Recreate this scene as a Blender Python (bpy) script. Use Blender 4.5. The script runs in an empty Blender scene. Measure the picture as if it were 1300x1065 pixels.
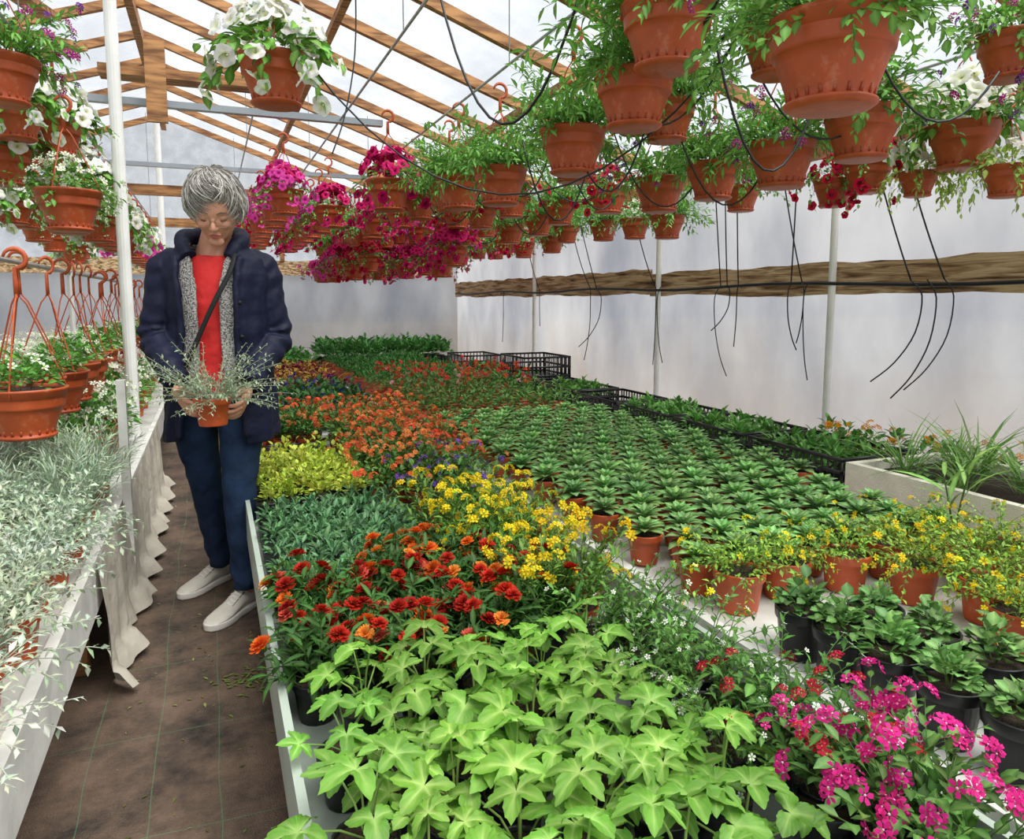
import bpy, math, random
import numpy as np
from mathutils import Vector, Matrix
rng=np.random.default_rng(11); random.seed(5)
pi=math.pi
def C(r,g,b):
    f=lambda x:((x/255+.055)/1.055)**2.4 if x/255>.04045 else x/255/12.92
    return np.array([f(r),f(g),f(b)])
def nrm(v): v=np.asarray(v,float); return v/max(1e-9,np.linalg.norm(v))
# ------------------------------------------------------------ geometry
class Geo:
    __slots__=('V','C','L','S','M')
    def __init__(s,V,Cc,L,S,M): s.V=V;s.C=Cc;s.L=L;s.S=S;s.M=M
def mk(V,F,col,mat):
    V=np.asarray(V,float).reshape(-1,3); col=np.asarray(col,float)
    if col.ndim==1: col=np.tile(col,(len(V),1))
    L=np.fromiter((i for f in F for i in f),int); S=np.array([len(f) for f in F],int)
    return Geo(V,col,L,S,np.full(len(F),mat,int))
def join(gs):
    gs=[g for g in gs if g is not None and len(g.V)]
    off=np.cumsum([0]+[len(g.V) for g in gs[:-1]])
    return Geo(np.concatenate([g.V for g in gs]),np.concatenate([g.C for g in gs]),
        np.concatenate([g.L+o for g,o in zip(gs,off)]),np.concatenate([g.S for g in gs]),np.concatenate([g.M for g in gs]))
def inst(g,mats,locs,tints=None):
    mats=np.asarray(mats,float);locs=np.asarray(locs,float);K=len(locs);n=len(g.V)
    V=(np.einsum('kij,nj->kni',mats,g.V)+locs[:,None,:]).reshape(-1,3)
    Cc=np.tile(g.C,(K,1))
    if tints is not None: Cc=(Cc.reshape(K,n,3)*np.asarray(tints)[:,None,:]).reshape(-1,3)
    L=(np.tile(g.L,(K,1))+(np.arange(K)*n)[:,None]).reshape(-1)
    return Geo(V,Cc,L,np.tile(g.S,K),np.tile(g.M,K))
def xf(g,loc=(0,0,0),sc=1,rz=0,R=None):
    if R is None: c,s=math.cos(rz),math.sin(rz); R=np.array([[c,-s,0],[s,c,0],[0,0,1]])
    return inst(g,[np.asarray(R)*sc],[loc])
def Rz(a): c,s=math.cos(a),math.sin(a); return np.array([[c,-s,0],[s,c,0],[0,0,1.]])
def Rx(a): c,s=math.cos(a),math.sin(a); return np.array([[1.,0,0],[0,c,-s],[0,s,c]])
def Ry(a): c,s=math.cos(a),math.sin(a); return np.array([[c,0,s],[0,1.,0],[-s,0,c]])
def basis(d,roll=0.):      # local +Y -> d , local +Z -> 'up-ish' normal
    d=nrm(d); x=np.cross(d,[0,0,1.]); x=nrm(x) if np.linalg.norm(x)>1e-3 else np.array([1.,0,0])
    n=np.cross(x,d); B=np.stack([x,d,n],1)
    return B@Ry(roll) if roll else B
def nbasis(n,spin=0.):     # local +Z -> n
    n=nrm(n); x=np.cross([0,1.,0.01],n); x=nrm(x); y=np.cross(n,x); return np.stack([x,y,n],1)@Rz(spin)
def lathe(prof,seg,col,mat,cap=False):
    V=[];F=[]
    for r,z in prof:
        for k in range(seg):
            a=2*pi*k/seg; V.append((r*math.cos(a),r*math.sin(a),z))
    for i in range(len(prof)-1):
        for k in range(seg):
            k2=(k+1)%seg; F.append((i*seg+k,i*seg+k2,(i+1)*seg+k2,(i+1)*seg+k))
    return mk(V,F,col,mat)
def tube(pts,r,seg,col,mat,flat=1.,cap=True):
    pts=np.asarray(pts,float);n=len(pts); r=np.broadcast_to(r,(n,)) if np.ndim(r)<2 else r
    V=[];F=[];up=None
    for i in range(n):
        t=nrm(pts[min(i+1,n-1)]-pts[max(i-1,0)])
        if up is None: up=np.cross(t,[0,0,1.]); up=nrm(up) if np.linalg.norm(up)>1e-2 else np.array([1.,0,0])
        up=nrm(up-t*np.dot(up,t)); w=np.cross(t,up)
        for k in range(seg):
            a=2*pi*k/seg; V.append(pts[i]+up*math.cos(a)*r[i]+w*math.sin(a)*r[i]*flat)
    for i in range(n-1):
        for k in range(seg):
            k2=(k+1)%seg;F.append((i*seg+k,i*seg+k2,(i+1)*seg+k2,(i+1)*seg+k))
    if cap: F.append(tuple(range(seg))[::-1]); F.append(tuple((n-1)*seg+k for k in range(seg)))
    return mk(V,F,col,mat)
def box(x0,x1,y0,y1,z0,z1,col,mat):
    V=[(x,y,z) for z in (z0,z1) for y in (y0,y1) for x in (x0,x1)]
    F=[(0,2,3,1),(4,5,7,6),(0,1,5,4),(1,3,7,5),(3,2,6,7),(2,0,4,6)]
    return mk(V,F,col,mat)
def beam(p,q,w,h,col,mat):   # rectangular bar from p to q
    p=np.array(p,float);q=np.array(q,float);d=nrm(q-p);x=np.cross(d,[0,0,1.]);x=nrm(x) if np.linalg.norm(x)>1e-3 else np.array([1.,0,0]);n=np.cross(x,d)
    V=[e+x*a*w/2+n*b*h/2 for e in (p,q) for a,b in ((-1,-1),(1,-1),(1,1),(-1,1))]
    return mk(V,[(0,1,2,3),(7,6,5,4),(0,4,5,1),(1,5,6,2),(2,6,7,3),(3,7,4,0)],col,mat)
def catmull(P,k=4):
    P=np.asarray(P,float);out=[];n=len(P)
    for i in range(n-1):
        a,b,c,d=P[max(i-1,0)],P[i],P[i+1],P[min(i+2,n-1)]
        for j in range(k):
            t=j/k;out.append(.5*((2*b)+(c-a)*t+(2*a-5*b+4*c-d)*t*t+(3*b-a-3*c+d)*t**3))
    out.append(P[-1]);return np.array(out)
# ------------------------------------------------------------ materials
MATS=[];MI={}
def newmat(name):
    m=bpy.data.materials.new(name);m.use_nodes=True;nt=m.node_tree
    MI[name]=len(MATS);MATS.append(m);return m,nt,nt.nodes["Principled BSDF"]
def N(nt,t,**k):
    n=nt.nodes.new(t)
    for a,b in k.items(): setattr(n,a,b)
    return n
def attrmat(name,rough=.5,trans=0.,noise=.25,nscale=30,bump=0.,spec=.5,bscale=60.,sheen=0,solid=None,sss=0,bdist=.01,stain=0):
    m,nt,b=newmat(name);L=nt.links
    if solid is None: at=N(nt,'ShaderNodeAttribute',attribute_name='Col')
    else: at=N(nt,'ShaderNodeRGB');at.outputs[0].default_value=(*solid,1)
    tc=N(nt,'ShaderNodeTexCoord');nz=N(nt,'ShaderNodeTexNoise');nz.inputs['Scale'].default_value=nscale;nz.inputs['Detail'].default_value=3
    L.new(tc.outputs['Object'],nz.inputs['Vector'])
    mr=N(nt,'ShaderNodeMapRange');mr.inputs['From Min'].default_value=.3;mr.inputs['From Max'].default_value=.7
    mr.inputs['To Min'].default_value=1-noise;mr.inputs['To Max'].default_value=1+noise
    L.new(nz.outputs['Fac'],mr.inputs['Value'])
    vm=N(nt,'ShaderNodeVectorMath',operation='SCALE');L.new(at.outputs[0],vm.inputs[0]);L.new(mr.outputs[0],vm.inputs['Scale'])
    out=vm.outputs[0]
    if stain:
        s1=N(nt,'ShaderNodeTexNoise');s1.inputs['Scale'].default_value=26;s1.inputs['Detail'].default_value=8;s1.inputs['Roughness'].default_value=.7;L.new(tc.outputs['Object'],s1.inputs['Vector'])
        r1=N(nt,'ShaderNodeMapRange');r1.inputs['From Min'].default_value=.56;r1.inputs['From Max'].default_value=.74;r1.inputs['To Max'].default_value=stain;L.new(s1.outputs['Fac'],r1.inputs['Value'])
        mxx=N(nt,'ShaderNodeMix',data_type='RGBA');L.new(r1.outputs[0],mxx.inputs['Factor']);L.new(out,mxx.inputs['A']);mxx.inputs['B'].default_value=(*C(206,172,146),1);out=mxx.outputs['Result']
    L.new(out,b.inputs['Base Color']);b.inputs['Roughness'].default_value=rough;b.inputs['Specular IOR Level'].default_value=spec
    if sheen: b.inputs['Sheen Weight'].default_value=sheen
    if sss: b.inputs['Subsurface Weight'].default_value=sss;b.inputs['Subsurface Radius'].default_value=(.01,.004,.002);b.inputs['Subsurface Scale'].default_value=1
    if bump:
        bn=N(nt,'ShaderNodeTexNoise');bn.inputs['Scale'].default_value=bscale;bn.inputs['Detail'].default_value=5;L.new(tc.outputs['Object'],bn.inputs['Vector'])
        bp=N(nt,'ShaderNodeBump');bp.inputs['Strength'].default_value=bump;bp.inputs['Distance'].default_value=bdist
        L.new(bn.outputs['Fac'],bp.inputs['Height']);L.new(bp.outputs[0],b.inputs['Normal'])
    if trans:
        tr=N(nt,'ShaderNodeBsdfTranslucent');L.new(vm.outputs[0],tr.inputs['Color']);mx=N(nt,'ShaderNodeMixShader');mx.inputs[0].default_value=trans
        L.new(b.outputs[0],mx.inputs[1]);L.new(tr.outputs[0],mx.inputs[2]);L.new(mx.outputs[0],nt.nodes['Material Output'].inputs['Surface'])
    return MI[name]
FOL=attrmat('foliage',.5,.25,.22,25,spec=.3)
PET=attrmat('petals',.6,.3,.12,60,spec=.2)
TER=attrmat('terracotta_plastic',.45,0,.16,14,bump=.08,stain=.35)
BLK=attrmat('black_plastic',.35,0,.2,20)
SOI=attrmat('potting_soil',.95,0,.5,120,bump=.9,bscale=150)
WHT=attrmat('dirty_white_paint',.55,0,.18,9,bump=.25,bscale=25)
WOD=attrmat('weathered_wood',.8,0,.3,9,bump=.6,bscale=40)
MET=attrmat('painted_metal',.35,0,.08,6)
RUB=attrmat('black_hose_rubber',.5,0,.1,20)
FAB=attrmat('ground_cover_fabric',.85,.1,.14,8,bump=.6,bscale=14,bdist=.02)
STY=attrmat('styrofoam',.7,0,.08,18,bump=.4,bscale=150)
SKIN=attrmat('skin',.5,0,.06,30,bump=.1,bscale=200,bdist=.002,solid=C(206,150,124),sss=.15)
NAVY=attrmat('navy_jacket_cloth',.6,0,.12,30,bump=.35,bscale=16,solid=C(18,22,48),bdist=.012,spec=.25)
JEAN=attrmat('blue_denim',.85,0,.35,14,bump=.5,bscale=30,solid=C(34,52,80),bdist=.01,spec=.2)
REDT=attrmat('red_jersey',.75,0,.08,20,bump=.4,bscale=18,solid=C(208,38,36),bdist=.01)
CLO=attrmat('cloth_detail',.7,0,.15,60)
HAIR=attrmat('grey_hair',.45,0,.15,80)
LEA=attrmat('white_leather',.45,0,.06,20,bump=.15,bscale=40)
m,nt,b=newmat('grey_knit');KNI=MI['grey_knit'];L=nt.links
tc=N(nt,'ShaderNodeTexCoord');nz=N(nt,'ShaderNodeTexNoise');nz.inputs['Scale'].default_value=190;nz.inputs['Detail'].default_value=2
cr=N(nt,'ShaderNodeValToRGB');cr.color_ramp.elements[0].color=(*C(70,70,72),1);cr.color_ramp.elements[1].color=(*C(196,192,188),1);cr.color_ramp.elements[0].position=.36;cr.color_ramp.elements[1].position=.64
L.new(tc.outputs['Object'],nz.inputs['Vector']);L.new(nz.outputs['Fac'],cr.inputs[0]);L.new(cr.outputs[0],b.inputs['Base Color']);b.inputs['Roughness'].default_value=.9
bp=N(nt,'ShaderNodeBump');bp.inputs['Distance'].default_value=.006;L.new(nz.outputs['Fac'],bp.inputs['Height']);L.new(bp.outputs[0],b.inputs['Normal'])
FLAT={WHT,WOD,MET,STY}
m,nt,b=newmat('timber_rafter');TIM=MI['timber_rafter'];L=nt.links
tc=N(nt,'ShaderNodeTexCoord');mp=N(nt,'ShaderNodeMapping');mp.inputs['Scale'].default_value=(2,14,14);nz=N(nt,'ShaderNodeTexNoise');nz.inputs['Scale'].default_value=3;nz.inputs['Detail'].default_value=6
cr=N(nt,'ShaderNodeValToRGB');cr.color_ramp.elements[0].color=(*C(112,72,42),1);cr.color_ramp.elements[1].color=(*C(190,138,88),1);cr.color_ramp.elements[0].position=.35;cr.color_ramp.elements[1].position=.65
L.new(tc.outputs['Object'],mp.inputs[0]);L.new(mp.outputs[0],nz.inputs['Vector']);L.new(nz.outputs['Fac'],cr.inputs[0]);L.new(cr.outputs[0],b.inputs['Base Color']);b.inputs['Roughness'].default_value=.7
FLAT.add(TIM)
m,nt,b=newmat('rough_sawn_board');RSB=MI['rough_sawn_board'];L=nt.links
tc=N(nt,'ShaderNodeTexCoord');mp=N(nt,'ShaderNodeMapping');mp.inputs['Scale'].default_value=(6,1.2,14);nz=N(nt,'ShaderNodeTexNoise');nz.inputs['Scale'].default_value=3;nz.inputs['Detail'].default_value=8;nz.inputs['Distortion'].default_value=.6
cr=N(nt,'ShaderNodeValToRGB');e=cr.color_ramp.elements;e[0].color=(*C(74,52,34),1);e[1].color=(*C(214,184,146),1);e[0].position=.30;e[1].position=.58
x=e.new(.43);x.color=(*C(160,124,88),1)
L.new(tc.outputs['Object'],mp.inputs[0]);L.new(mp.outputs[0],nz.inputs['Vector']);L.new(nz.outputs['Fac'],cr.inputs[0]);L.new(cr.outputs[0],b.inputs['Base Color']);b.inputs['Roughness'].default_value=.85
bp=N(nt,'ShaderNodeBump');bp.inputs['Distance'].default_value=.02;L.new(nz.outputs['Fac'],bp.inputs['Height']);L.new(bp.outputs[0],b.inputs['Normal']);FLAT.add(RSB)
def film(name,c0,c1,transp,vertical):
    m,nt,b=newmat(name);L=nt.links
    tc=N(nt,'ShaderNodeTexCoord');mp=N(nt,'ShaderNodeMapping');mp.inputs['Scale'].default_value=(1,.8,.45) if vertical else (1.2,.35,1.2)
    nz=N(nt,'ShaderNodeTexNoise');nz.inputs['Scale'].default_value=1.6;nz.inputs['Detail'].default_value=8
    cr=N(nt,'ShaderNodeValToRGB');e=cr.color_ramp.elements;e[0].color=(*c0,1);e[1].color=(*c1,1);e[0].position=.32;e[1].position=.66
    L.new(tc.outputs['Object'],mp.inputs[0]);L.new(mp.outputs[0],nz.inputs['Vector']);L.new(nz.outputs['Fac'],cr.inputs[0])
    col=cr.outputs[0]
    if vertical:   # splashed dirt and algae near the bottom of the sheet
        sz=N(nt,'ShaderNodeSeparateXYZ');L.new(tc.outputs['Object'],sz.inputs[0])
        n2=N(nt,'ShaderNodeTexNoise');n2.inputs['Scale'].default_value=2.6;n2.inputs['Detail'].default_value=7;L.new(mp.outputs[0],n2.inputs['Vector'])
        am=N(nt,'ShaderNodeMath',operation='MULTIPLY_ADD');L.new(n2.outputs['Fac'],am.inputs[0]);am.inputs[1].default_value=-1.1;L.new(sz.outputs[2],am.inputs[2])
        r1=N(nt,'ShaderNodeMapRange');r1.inputs['From Min'].default_value=-.15;r1.inputs['From Max'].default_value=.45;r1.inputs['To Min'].default_value=.5;r1.inputs['To Max'].default_value=0;L.new(am.outputs[0],r1.inputs['Value'])
        mxx=N(nt,'ShaderNodeMix',data_type='RGBA');L.new(r1.outputs[0],mxx.inputs['Factor']);L.new(col,mxx.inputs['A']);mxx.inputs['B'].default_value=(*C(150,134,116),1);col=mxx.outputs['Result']
    tr=N(nt,'ShaderNodeBsdfTranslucent');L.new(col,tr.inputs['Color'])
    tp=N(nt,'ShaderNodeBsdfTransparent');tp.inputs[0].default_value=(.96,.98,1,1)
    L.new(col,b.inputs['Base Color']);b.inputs['Roughness'].default_value=.25
    wv=N(nt,'ShaderNodeTexNoise');wv.inputs['Scale'].default_value=5;wv.inputs['Detail'].default_value=4;L.new(mp.outputs[0],wv.inputs['Vector'])
    bp=N(nt,'ShaderNodeBump');bp.inputs['Distance'].default_value=.03;bp.inputs['Strength'].default_value=.35;L.new(wv.outputs['Fac'],bp.inputs['Height']);L.new(bp.outputs[0],b.inputs['Normal'])
    a=N(nt,'ShaderNodeMixShader');a.inputs[0].default_value=.68;L.new(b.outputs[0],a.inputs[1]);L.new(tr.outputs[0],a.inputs[2])
    k=N(nt,'ShaderNodeMixShader');k.inputs[0].default_value=transp;L.new(a.outputs[0],k.inputs[1]);L.new(tp.outputs[0],k.inputs[2])
    if not vertical:
        w2=N(nt,'ShaderNodeTexNoise');w2.inputs['Scale'].default_value=9;w2.inputs['Detail'].default_value=7;L.new(tc.outputs['Object'],w2.inputs['Vector'])
        mr=N(nt,'ShaderNodeMapRange');mr.inputs['From Min'].default_value=.35;mr.inputs['From Max'].default_value=.65;mr.inputs['To Min'].default_value=transp-.16;mr.inputs['To Max'].default_value=transp+.16
        L.new(w2.outputs['Fac'],mr.inputs['Value']);L.new(mr.outputs[0],k.inputs[0])
    L.new(k.outputs[0],nt.nodes['Material Output'].inputs['Surface']);return MI[name]
FR=film('roof_polythene_film',C(150,158,168),C(198,202,208),.56,False)
FW=film('wall_polythene_film',C(132,136,148),C(190,192,198),.07,True)
m,nt,b=newmat('woven_weed_mat');MAT=MI['woven_weed_mat'];L=nt.links
tc=N(nt,'ShaderNodeTexCoord');nz=N(nt,'ShaderNodeTexNoise');nz.inputs['Scale'].default_value=4.2;nz.inputs['Detail'].default_value=14;nz.inputs['Roughness'].default_value=.8
cr=N(nt,'ShaderNodeValToRGB');e=cr.color_ramp.elements;e[0].color=(*C(44,37,33),1);e[1].color=(*C(134,110,92),1);e[0].position=.36;e[1].position=.70
L.new(tc.outputs['Object'],nz.inputs['Vector']);L.new(nz.outputs['Fac'],cr.inputs[0])
nd=N(nt,'ShaderNodeTexNoise');nd.inputs['Scale'].default_value=1.3;L.new(tc.outputs['Object'],nd.inputs['Vector'])
va=N(nt,'ShaderNodeVectorMath',operation='MULTIPLY_ADD');va.inputs[1].default_value=(.06,.06,0);L.new(nd.outputs['Color'],va.inputs[0]);L.new(tc.outputs['Object'],va.inputs[2])
sx=N(nt,'ShaderNodeSeparateXYZ');L.new(va.outputs[0],sx.inputs[0])
def line(axis,per,w):
    a=N(nt,'ShaderNodeMath',operation='PINGPONG');a.inputs[1].default_value=per/2;L.new(sx.outputs[axis],a.inputs[0])
    c=N(nt,'ShaderNodeMath',operation='LESS_THAN');c.inputs[1].default_value=w;L.new(a.outputs[0],c.inputs[0]);return c
l1=line(0,.15,.0011);l2=line(1,.42,.0012);ad=N(nt,'ShaderNodeMath',operation='MAXIMUM');L.new(l1.outputs[0],ad.inputs[0]);L.new(l2.outputs[0],ad.inputs[1])
ml=N(nt,'ShaderNodeMath',operation='MULTIPLY');ml.inputs[1].default_value=.45;L.new(ad.outputs[0],ml.inputs[0])
mx=N(nt,'ShaderNodeMix',data_type='RGBA');L.new(ml.outputs[0],mx.inputs['Factor']);L.new(cr.outputs[0],mx.inputs['A']);mx.inputs['B'].default_value=(*C(84,150,104),1)
L.new(mx.outputs['Result'],b.inputs['Base Color']);b.inputs['Roughness'].default_value=.7
bn=N(nt,'ShaderNodeTexNoise');bn.inputs['Scale'].default_value=220;L.new(tc.outputs['Object'],bn.inputs['Vector']);bp=N(nt,'ShaderNodeBump');bp.inputs['Strength'].default_value=.7;bp.inputs['Distance'].default_value=.006;L.new(bn.outputs['Fac'],bp.inputs['Height']);L.new(bp.outputs[0],b.inputs['Normal'])
m,nt,b=newmat('outside_gravel');GRS=MI['outside_gravel'];nz=N(nt,'ShaderNodeTexNoise');nz.inputs['Scale'].default_value=40;cr=N(nt,'ShaderNodeValToRGB');cr.color_ramp.elements[0].color=(*C(130,126,116),1);cr.color_ramp.elements[1].color=(*C(176,170,160),1);nt.links.new(nz.outputs['Fac'],cr.inputs[0]);nt.links.new(cr.outputs[0],b.inputs['Base Color'])

def tomesh(name,g):
    me=bpy.data.meshes.new(name);me.vertices.add(len(g.V));me.vertices.foreach_set('co',g.V.astype(np.float32).ravel())
    me.loops.add(len(g.L));me.loops.foreach_set('vertex_index',g.L.astype(np.int32))
    me.polygons.add(len(g.S));st=np.concatenate([[0],np.cumsum(g.S)[:-1]]).astype(np.int32);me.polygons.foreach_set('loop_start',st)
    used=sorted(set(g.M.tolist()));rm={u:i for i,u in enumerate(used)}
    for u in used: me.materials.append(MATS[u])
    me.polygons.foreach_set('material_index',np.array([rm[x] for x in g.M.tolist()],dtype=np.int32))
    me.polygons.foreach_set('use_smooth',np.array([x not in FLAT for x in g.M.tolist()],dtype=bool))
    me.update(calc_edges=True)
    ca=me.color_attributes.new('Col','FLOAT_COLOR','POINT');ca.data.foreach_set('color',np.hstack([np.clip(g.C,0,1),np.ones((len(g.C),1))]).astype(np.float32).ravel())
    return me
def obj(name,g,loc=(0,0,0),rz=0,sc=1,center=True,parent=None):
    if isinstance(g,Geo):
        if center and parent is None and tuple(loc)==(0,0,0):
            c=(g.V.min(0)+g.V.max(0))/2;c[2]=g.V[:,2].min();g=Geo(g.V-c,g.C,g.L,g.S,g.M);loc=tuple(c)
        g=tomesh(name,g)
    o=bpy.data.objects.new(name,g);o.location=loc;o.rotation_euler=(0,0,rz);o.scale=(sc,)*3
    bpy.context.collection.objects.link(o)
    if parent: o.parent=parent
    return o
# ------------------------------------------------------------ plant kit
def leaf(L,W,droop=.3,fold=.3,c0=None,c1=None,rows=4,mat=FOL,peak=.45):
    V=[];Cc=[];F=[]
    for i in range(rows):
        t=i/(rows-1); 
        if t<=peak: w=math.sin(pi/2*t/peak)**.8
        else: w=math.cos(pi/2*(t-peak)/(1-peak))**.8
        w=max(w,.06)*W/2; y=L*t*(1-.12*droop*t);z=-droop*L*t*t*.8
        for sx_,cc in ((-1,c0),(0,c1),(1,c0)): V.append((sx_*w,y,z+(abs(sx_)*fold*w)));Cc.append(cc)
    for i in range(rows-1):
        a=i*3;F+=[(a,a+1,a+4,a+3),(a+1,a+2,a+5,a+4)]
    return mk(V,F,Cc,mat)
def lobed(R,c0,c1,lobes=5,cup=.12,droop=.25,seg=84,mat=FOL,teeth=.05):
    V=[(0,0,0)];Cc=[c1];F=[];a0=math.radians(162)
    for ring in (.3,.62,1.):
        for k in range(seg+1):
            a=-a0+2*a0*k/seg; ph=(a/(2*a0)+.5)*lobes;fr_=ph%1.;lb=1-abs(2*fr_-1);ts=(lb*3)%1. if lb<.99 else 1.
            rip=.5+.5*math.sin(a*31+R*900)
            r=R*(.36+.64*lb**.62)*(1-.22*abs(a)/a0)*(1-.09*(1-ts)*(lb>.12)*(1 if lb<.95 else 0))*(1+.03*rip)
            rr=R*.30*(.88+.12*lb) if ring<.5 else (R*.12+r*.52 if ring<.9 else r)
            z=cup*R*math.sin(ring*pi)*.5-droop*R*ring*ring*lb+cup*R*(1-lb)*ring*1.3+.02*R*rip*ring
            V.append((rr*math.sin(a),rr*math.cos(a),z));v=min(1,lb**4*(1.15-ring));Cc.append((c1*v+c0*(1-v))*(.9+.1*rip))
    n=seg+1
    for k in range(seg):
        F.append((0,1+k+1,1+k))
        for q in range(2): b_=1+q*n;F.append((b_+k,b_+k+1,b_+n+k+1,b_+n+k))
    return mk(V,F,Cc,mat)
def flower5(r,c0,c1,n=5,cup=.3,center=None):
    V=[];Cc=[];F=[]
    for k in range(n):
        a=2*pi*k/n;b=len(V)
        for (rr,da,z) in ((.12,0,0),(.62,-.48,.1),(1.,-.25,.25),(1.,.25,.25),(.62,.48,.1)):
            V.append((r*rr*math.cos(a+da),r*rr*math.sin(a+da),r*cup*z*4*rr*.5));Cc.append(c1 if rr<.2 else c0)
        F+=[(b,b+1,b+2,b+3),(b,b+3,b+4)]
    g=mk(V,F,Cc,PET)
    if center is not None: g=join([g,lathe([(.0,.14*r),(.12*r,.1*r),(.16*r,0)],5,center,PET)])
    return g
def petunia(r,c0,c1,cv=None,seg=25):
    cv=c1 if cv is None else cv;V=[];Cc=[];F=[]
    rings=((.06,-.45,cv),(.2,-.1,c1),(.62,.1,c0),(1.,.02,c0))
    for q,(rr,z,cc) in enumerate(rings):
        for k in range(seg):
            a=2*pi*k/seg;lb=abs(math.cos(a*2.5));R_=r*rr*(1-.16*(1-lb)*(q/3));V.append((R_*math.cos(a),R_*math.sin(a),r*(z+(.07*math.sin(a*5+1)+.05*math.sin(9*a) if q==3 else 0))));Cc.append(cc*(.88+.12*lb))
    for q in range(3):
        for k in range(seg): k2=(k+1)%seg;F.append((q*seg+k,q*seg+k2,(q+1)*seg+k2,(q+1)*seg+k))
    return mk(V,F,Cc,PET)
def marigold(r,c0,c1):
    gs=[]
    for ly,(n,rr,el,z) in enumerate(((12,1.,.10,0),(11,.84,.35,.10),(9,.64,.65,.18),(7,.44,.95,.24),(4,.28,1.25,.28))):
        for k in range(n):
            a=2*pi*k/n+ly*.4+rng.normal(0,.12);w=.46*r*rr*(1.1 if ly else .95);e1=el+rng.normal(0,.1)
            p=[(0,.05*r,0),(-w*.5,.7*r*rr,.03*r),(-w*.38,r*rr,.10*r),(0,.9*r*rr,-.02*r),(w*.38,r*rr,.10*r),(w*.5,.7*r*rr,.03*r)]
            cc=[c0*.8,c0,c1*1.05,c1*.9,c1*1.05,c0]
            g=mk(p,[(0,1,2,3),(0,3,4,5)],cc,PET)
            gs.append(xf(g,(0,0,z*r),R=Rz(a)@Rx(e1)))
    gs.append(lathe([(0.,-.55*r),(.22*r,-.5*r),(.34*r,.0)],6,C(80,120,50),FOL));return join(gs)
def daisy_cluster(r,c0,n=7,s=.35,center=None):
    fl=flower5(s*r,c0,c0*.8,center=center);gs=[]
    for k in range(n):
        d=nrm([rng.normal(),rng.normal(),abs(rng.normal())+.5]);gs.append(xf(fl,d*r*.75,R=nbasis(d,rng.uniform(0,6))))
    return join(gs)
def tintv(j=.15,n=1):
    t=1+rng.uniform(-j,j,(n,1))*np.ones((n,3));t+=rng.uniform(-j*.4,j*.4,(n,3));return t
def scatter(lg,dirs,pos,sc,roll=.3):
    K=len(dirs);m=[basis(d,rng.normal(0,roll))*s for d,s in zip(dirs,sc)]
    return inst(lg,m,pos,tintv(.26,K))
def bush(n,rx,h,lg,el0=75,el1=5,inner=.35,r0=0):
    ph=rng.uniform(0,2*pi,n);q=np.sqrt(rng.uniform(0,1,n));z=h*(1-.75*q*q)*rng.uniform(inner,1,n)
    el=np.radians(el0+(el1-el0)*q+rng.normal(0,14,n));p2=ph+rng.normal(0,.5,n)
    d=np.stack([np.cos(el)*np.cos(p2),np.cos(el)*np.sin(p2),np.sin(el)],1)
    pos=np.stack([rx*q*np.cos(ph),rx*q*np.sin(ph),z],1)
    return scatter(lg,d,pos,rng.uniform(.7,1.15,n))
def domeflowers(fg,n,rx,h,zj=.03,qmin=0,sc=(.8,1.15),up=.8):
    gs=[];fgs=fg if isinstance(fg,list) else [fg]
    for _ in range(n):
        ph=rng.uniform(0,2*pi);q=math.sqrt(rng.uniform(qmin,1));p=np.array([rx*q*math.cos(ph),rx*q*math.sin(ph),h*(1-.7*q*q)+rng.uniform(-zj,zj)])
        d=nrm([math.cos(ph)*q*.9+rng.normal(0,.25),math.sin(ph)*q*.9+rng.normal(0,.25),up*(1-.45*q)])
        gs.append(inst(fgs[rng.integers(len(fgs))],[nbasis(d,rng.uniform(0,6))*rng.uniform(*sc)],[p],tintv(.12,1)))
    return join(gs)
def stems(n,length,lg,nl=8,el=(35,85),curve=1.2,r0=.02,scol=None,srad=.0012,lel=40,fl=None,pf=.5,leafsc=(.6,1.1),start=.15,seg=3,rnd=.1,flsc=(.8,1.15)):
    gs=[];scol=C(90,120,60) if scol is None else scol;dirs=[];pos=[]
    for _ in range(n):
        az=rng.uniform(0,2*pi);e=math.radians(rng.uniform(*el));Ls=length*rng.uniform(.65,1.1);p=np.array([r0*math.cos(az)*rng.uniform(0,1),r0*math.sin(az)*rng.uniform(0,1),0.]);pts=[p.copy()];k=6;cv=curve*rng.uniform(.5,1.3)
        for i in range(k):
            d=np.array([math.cos(e)*math.cos(az),math.cos(e)*math.sin(az),math.sin(e)]);p=p+d*Ls/k;pts.append(p.copy());e-=cv/k;az+=rng.normal(0,rnd)
        pts=np.array(pts);gs.append(tube(pts,np.linspace(srad,srad*.6,k+1),seg,scol*rng.uniform(.8,1.2),FOL,cap=False))
        for j in range(nl):
            t=start+(1-start)*(j+.5)/nl;x=t*k;i=min(int(x),k-1);q=pts[i]+(pts[i+1]-pts[i])*(x-i);T=nrm(pts[i+1]-pts[i])
            a=j*2.4+rng.uniform(-.4,.4);s1=nrm(np.cross(T,[.3,.2,1.]));s2=np.cross(T,s1);le=math.radians(lel+rng.normal(0,10))
            dirs.append(T*math.cos(le)+(s1*math.cos(a)+s2*math.sin(a))*math.sin(le));pos.append(q)
        if fl is not None and rng.uniform()<pf:
            f_=fl[rng.integers(len(fl))] if isinstance(fl,list) else fl
            nd=nrm(nrm(pts[-1]-pts[-2])+np.array([0,0,.7])+rng.normal(0,.2,3));gs.append(inst(f_,[nbasis(nd,rng.uniform(0,6))*rng.uniform(*flsc)],[pts[-1]],tintv(.12,1)))
    gs.append(scatter(lg,dirs,pos,rng.uniform(leafsc[0],leafsc[1],len(dirs))));return join(gs)
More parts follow.
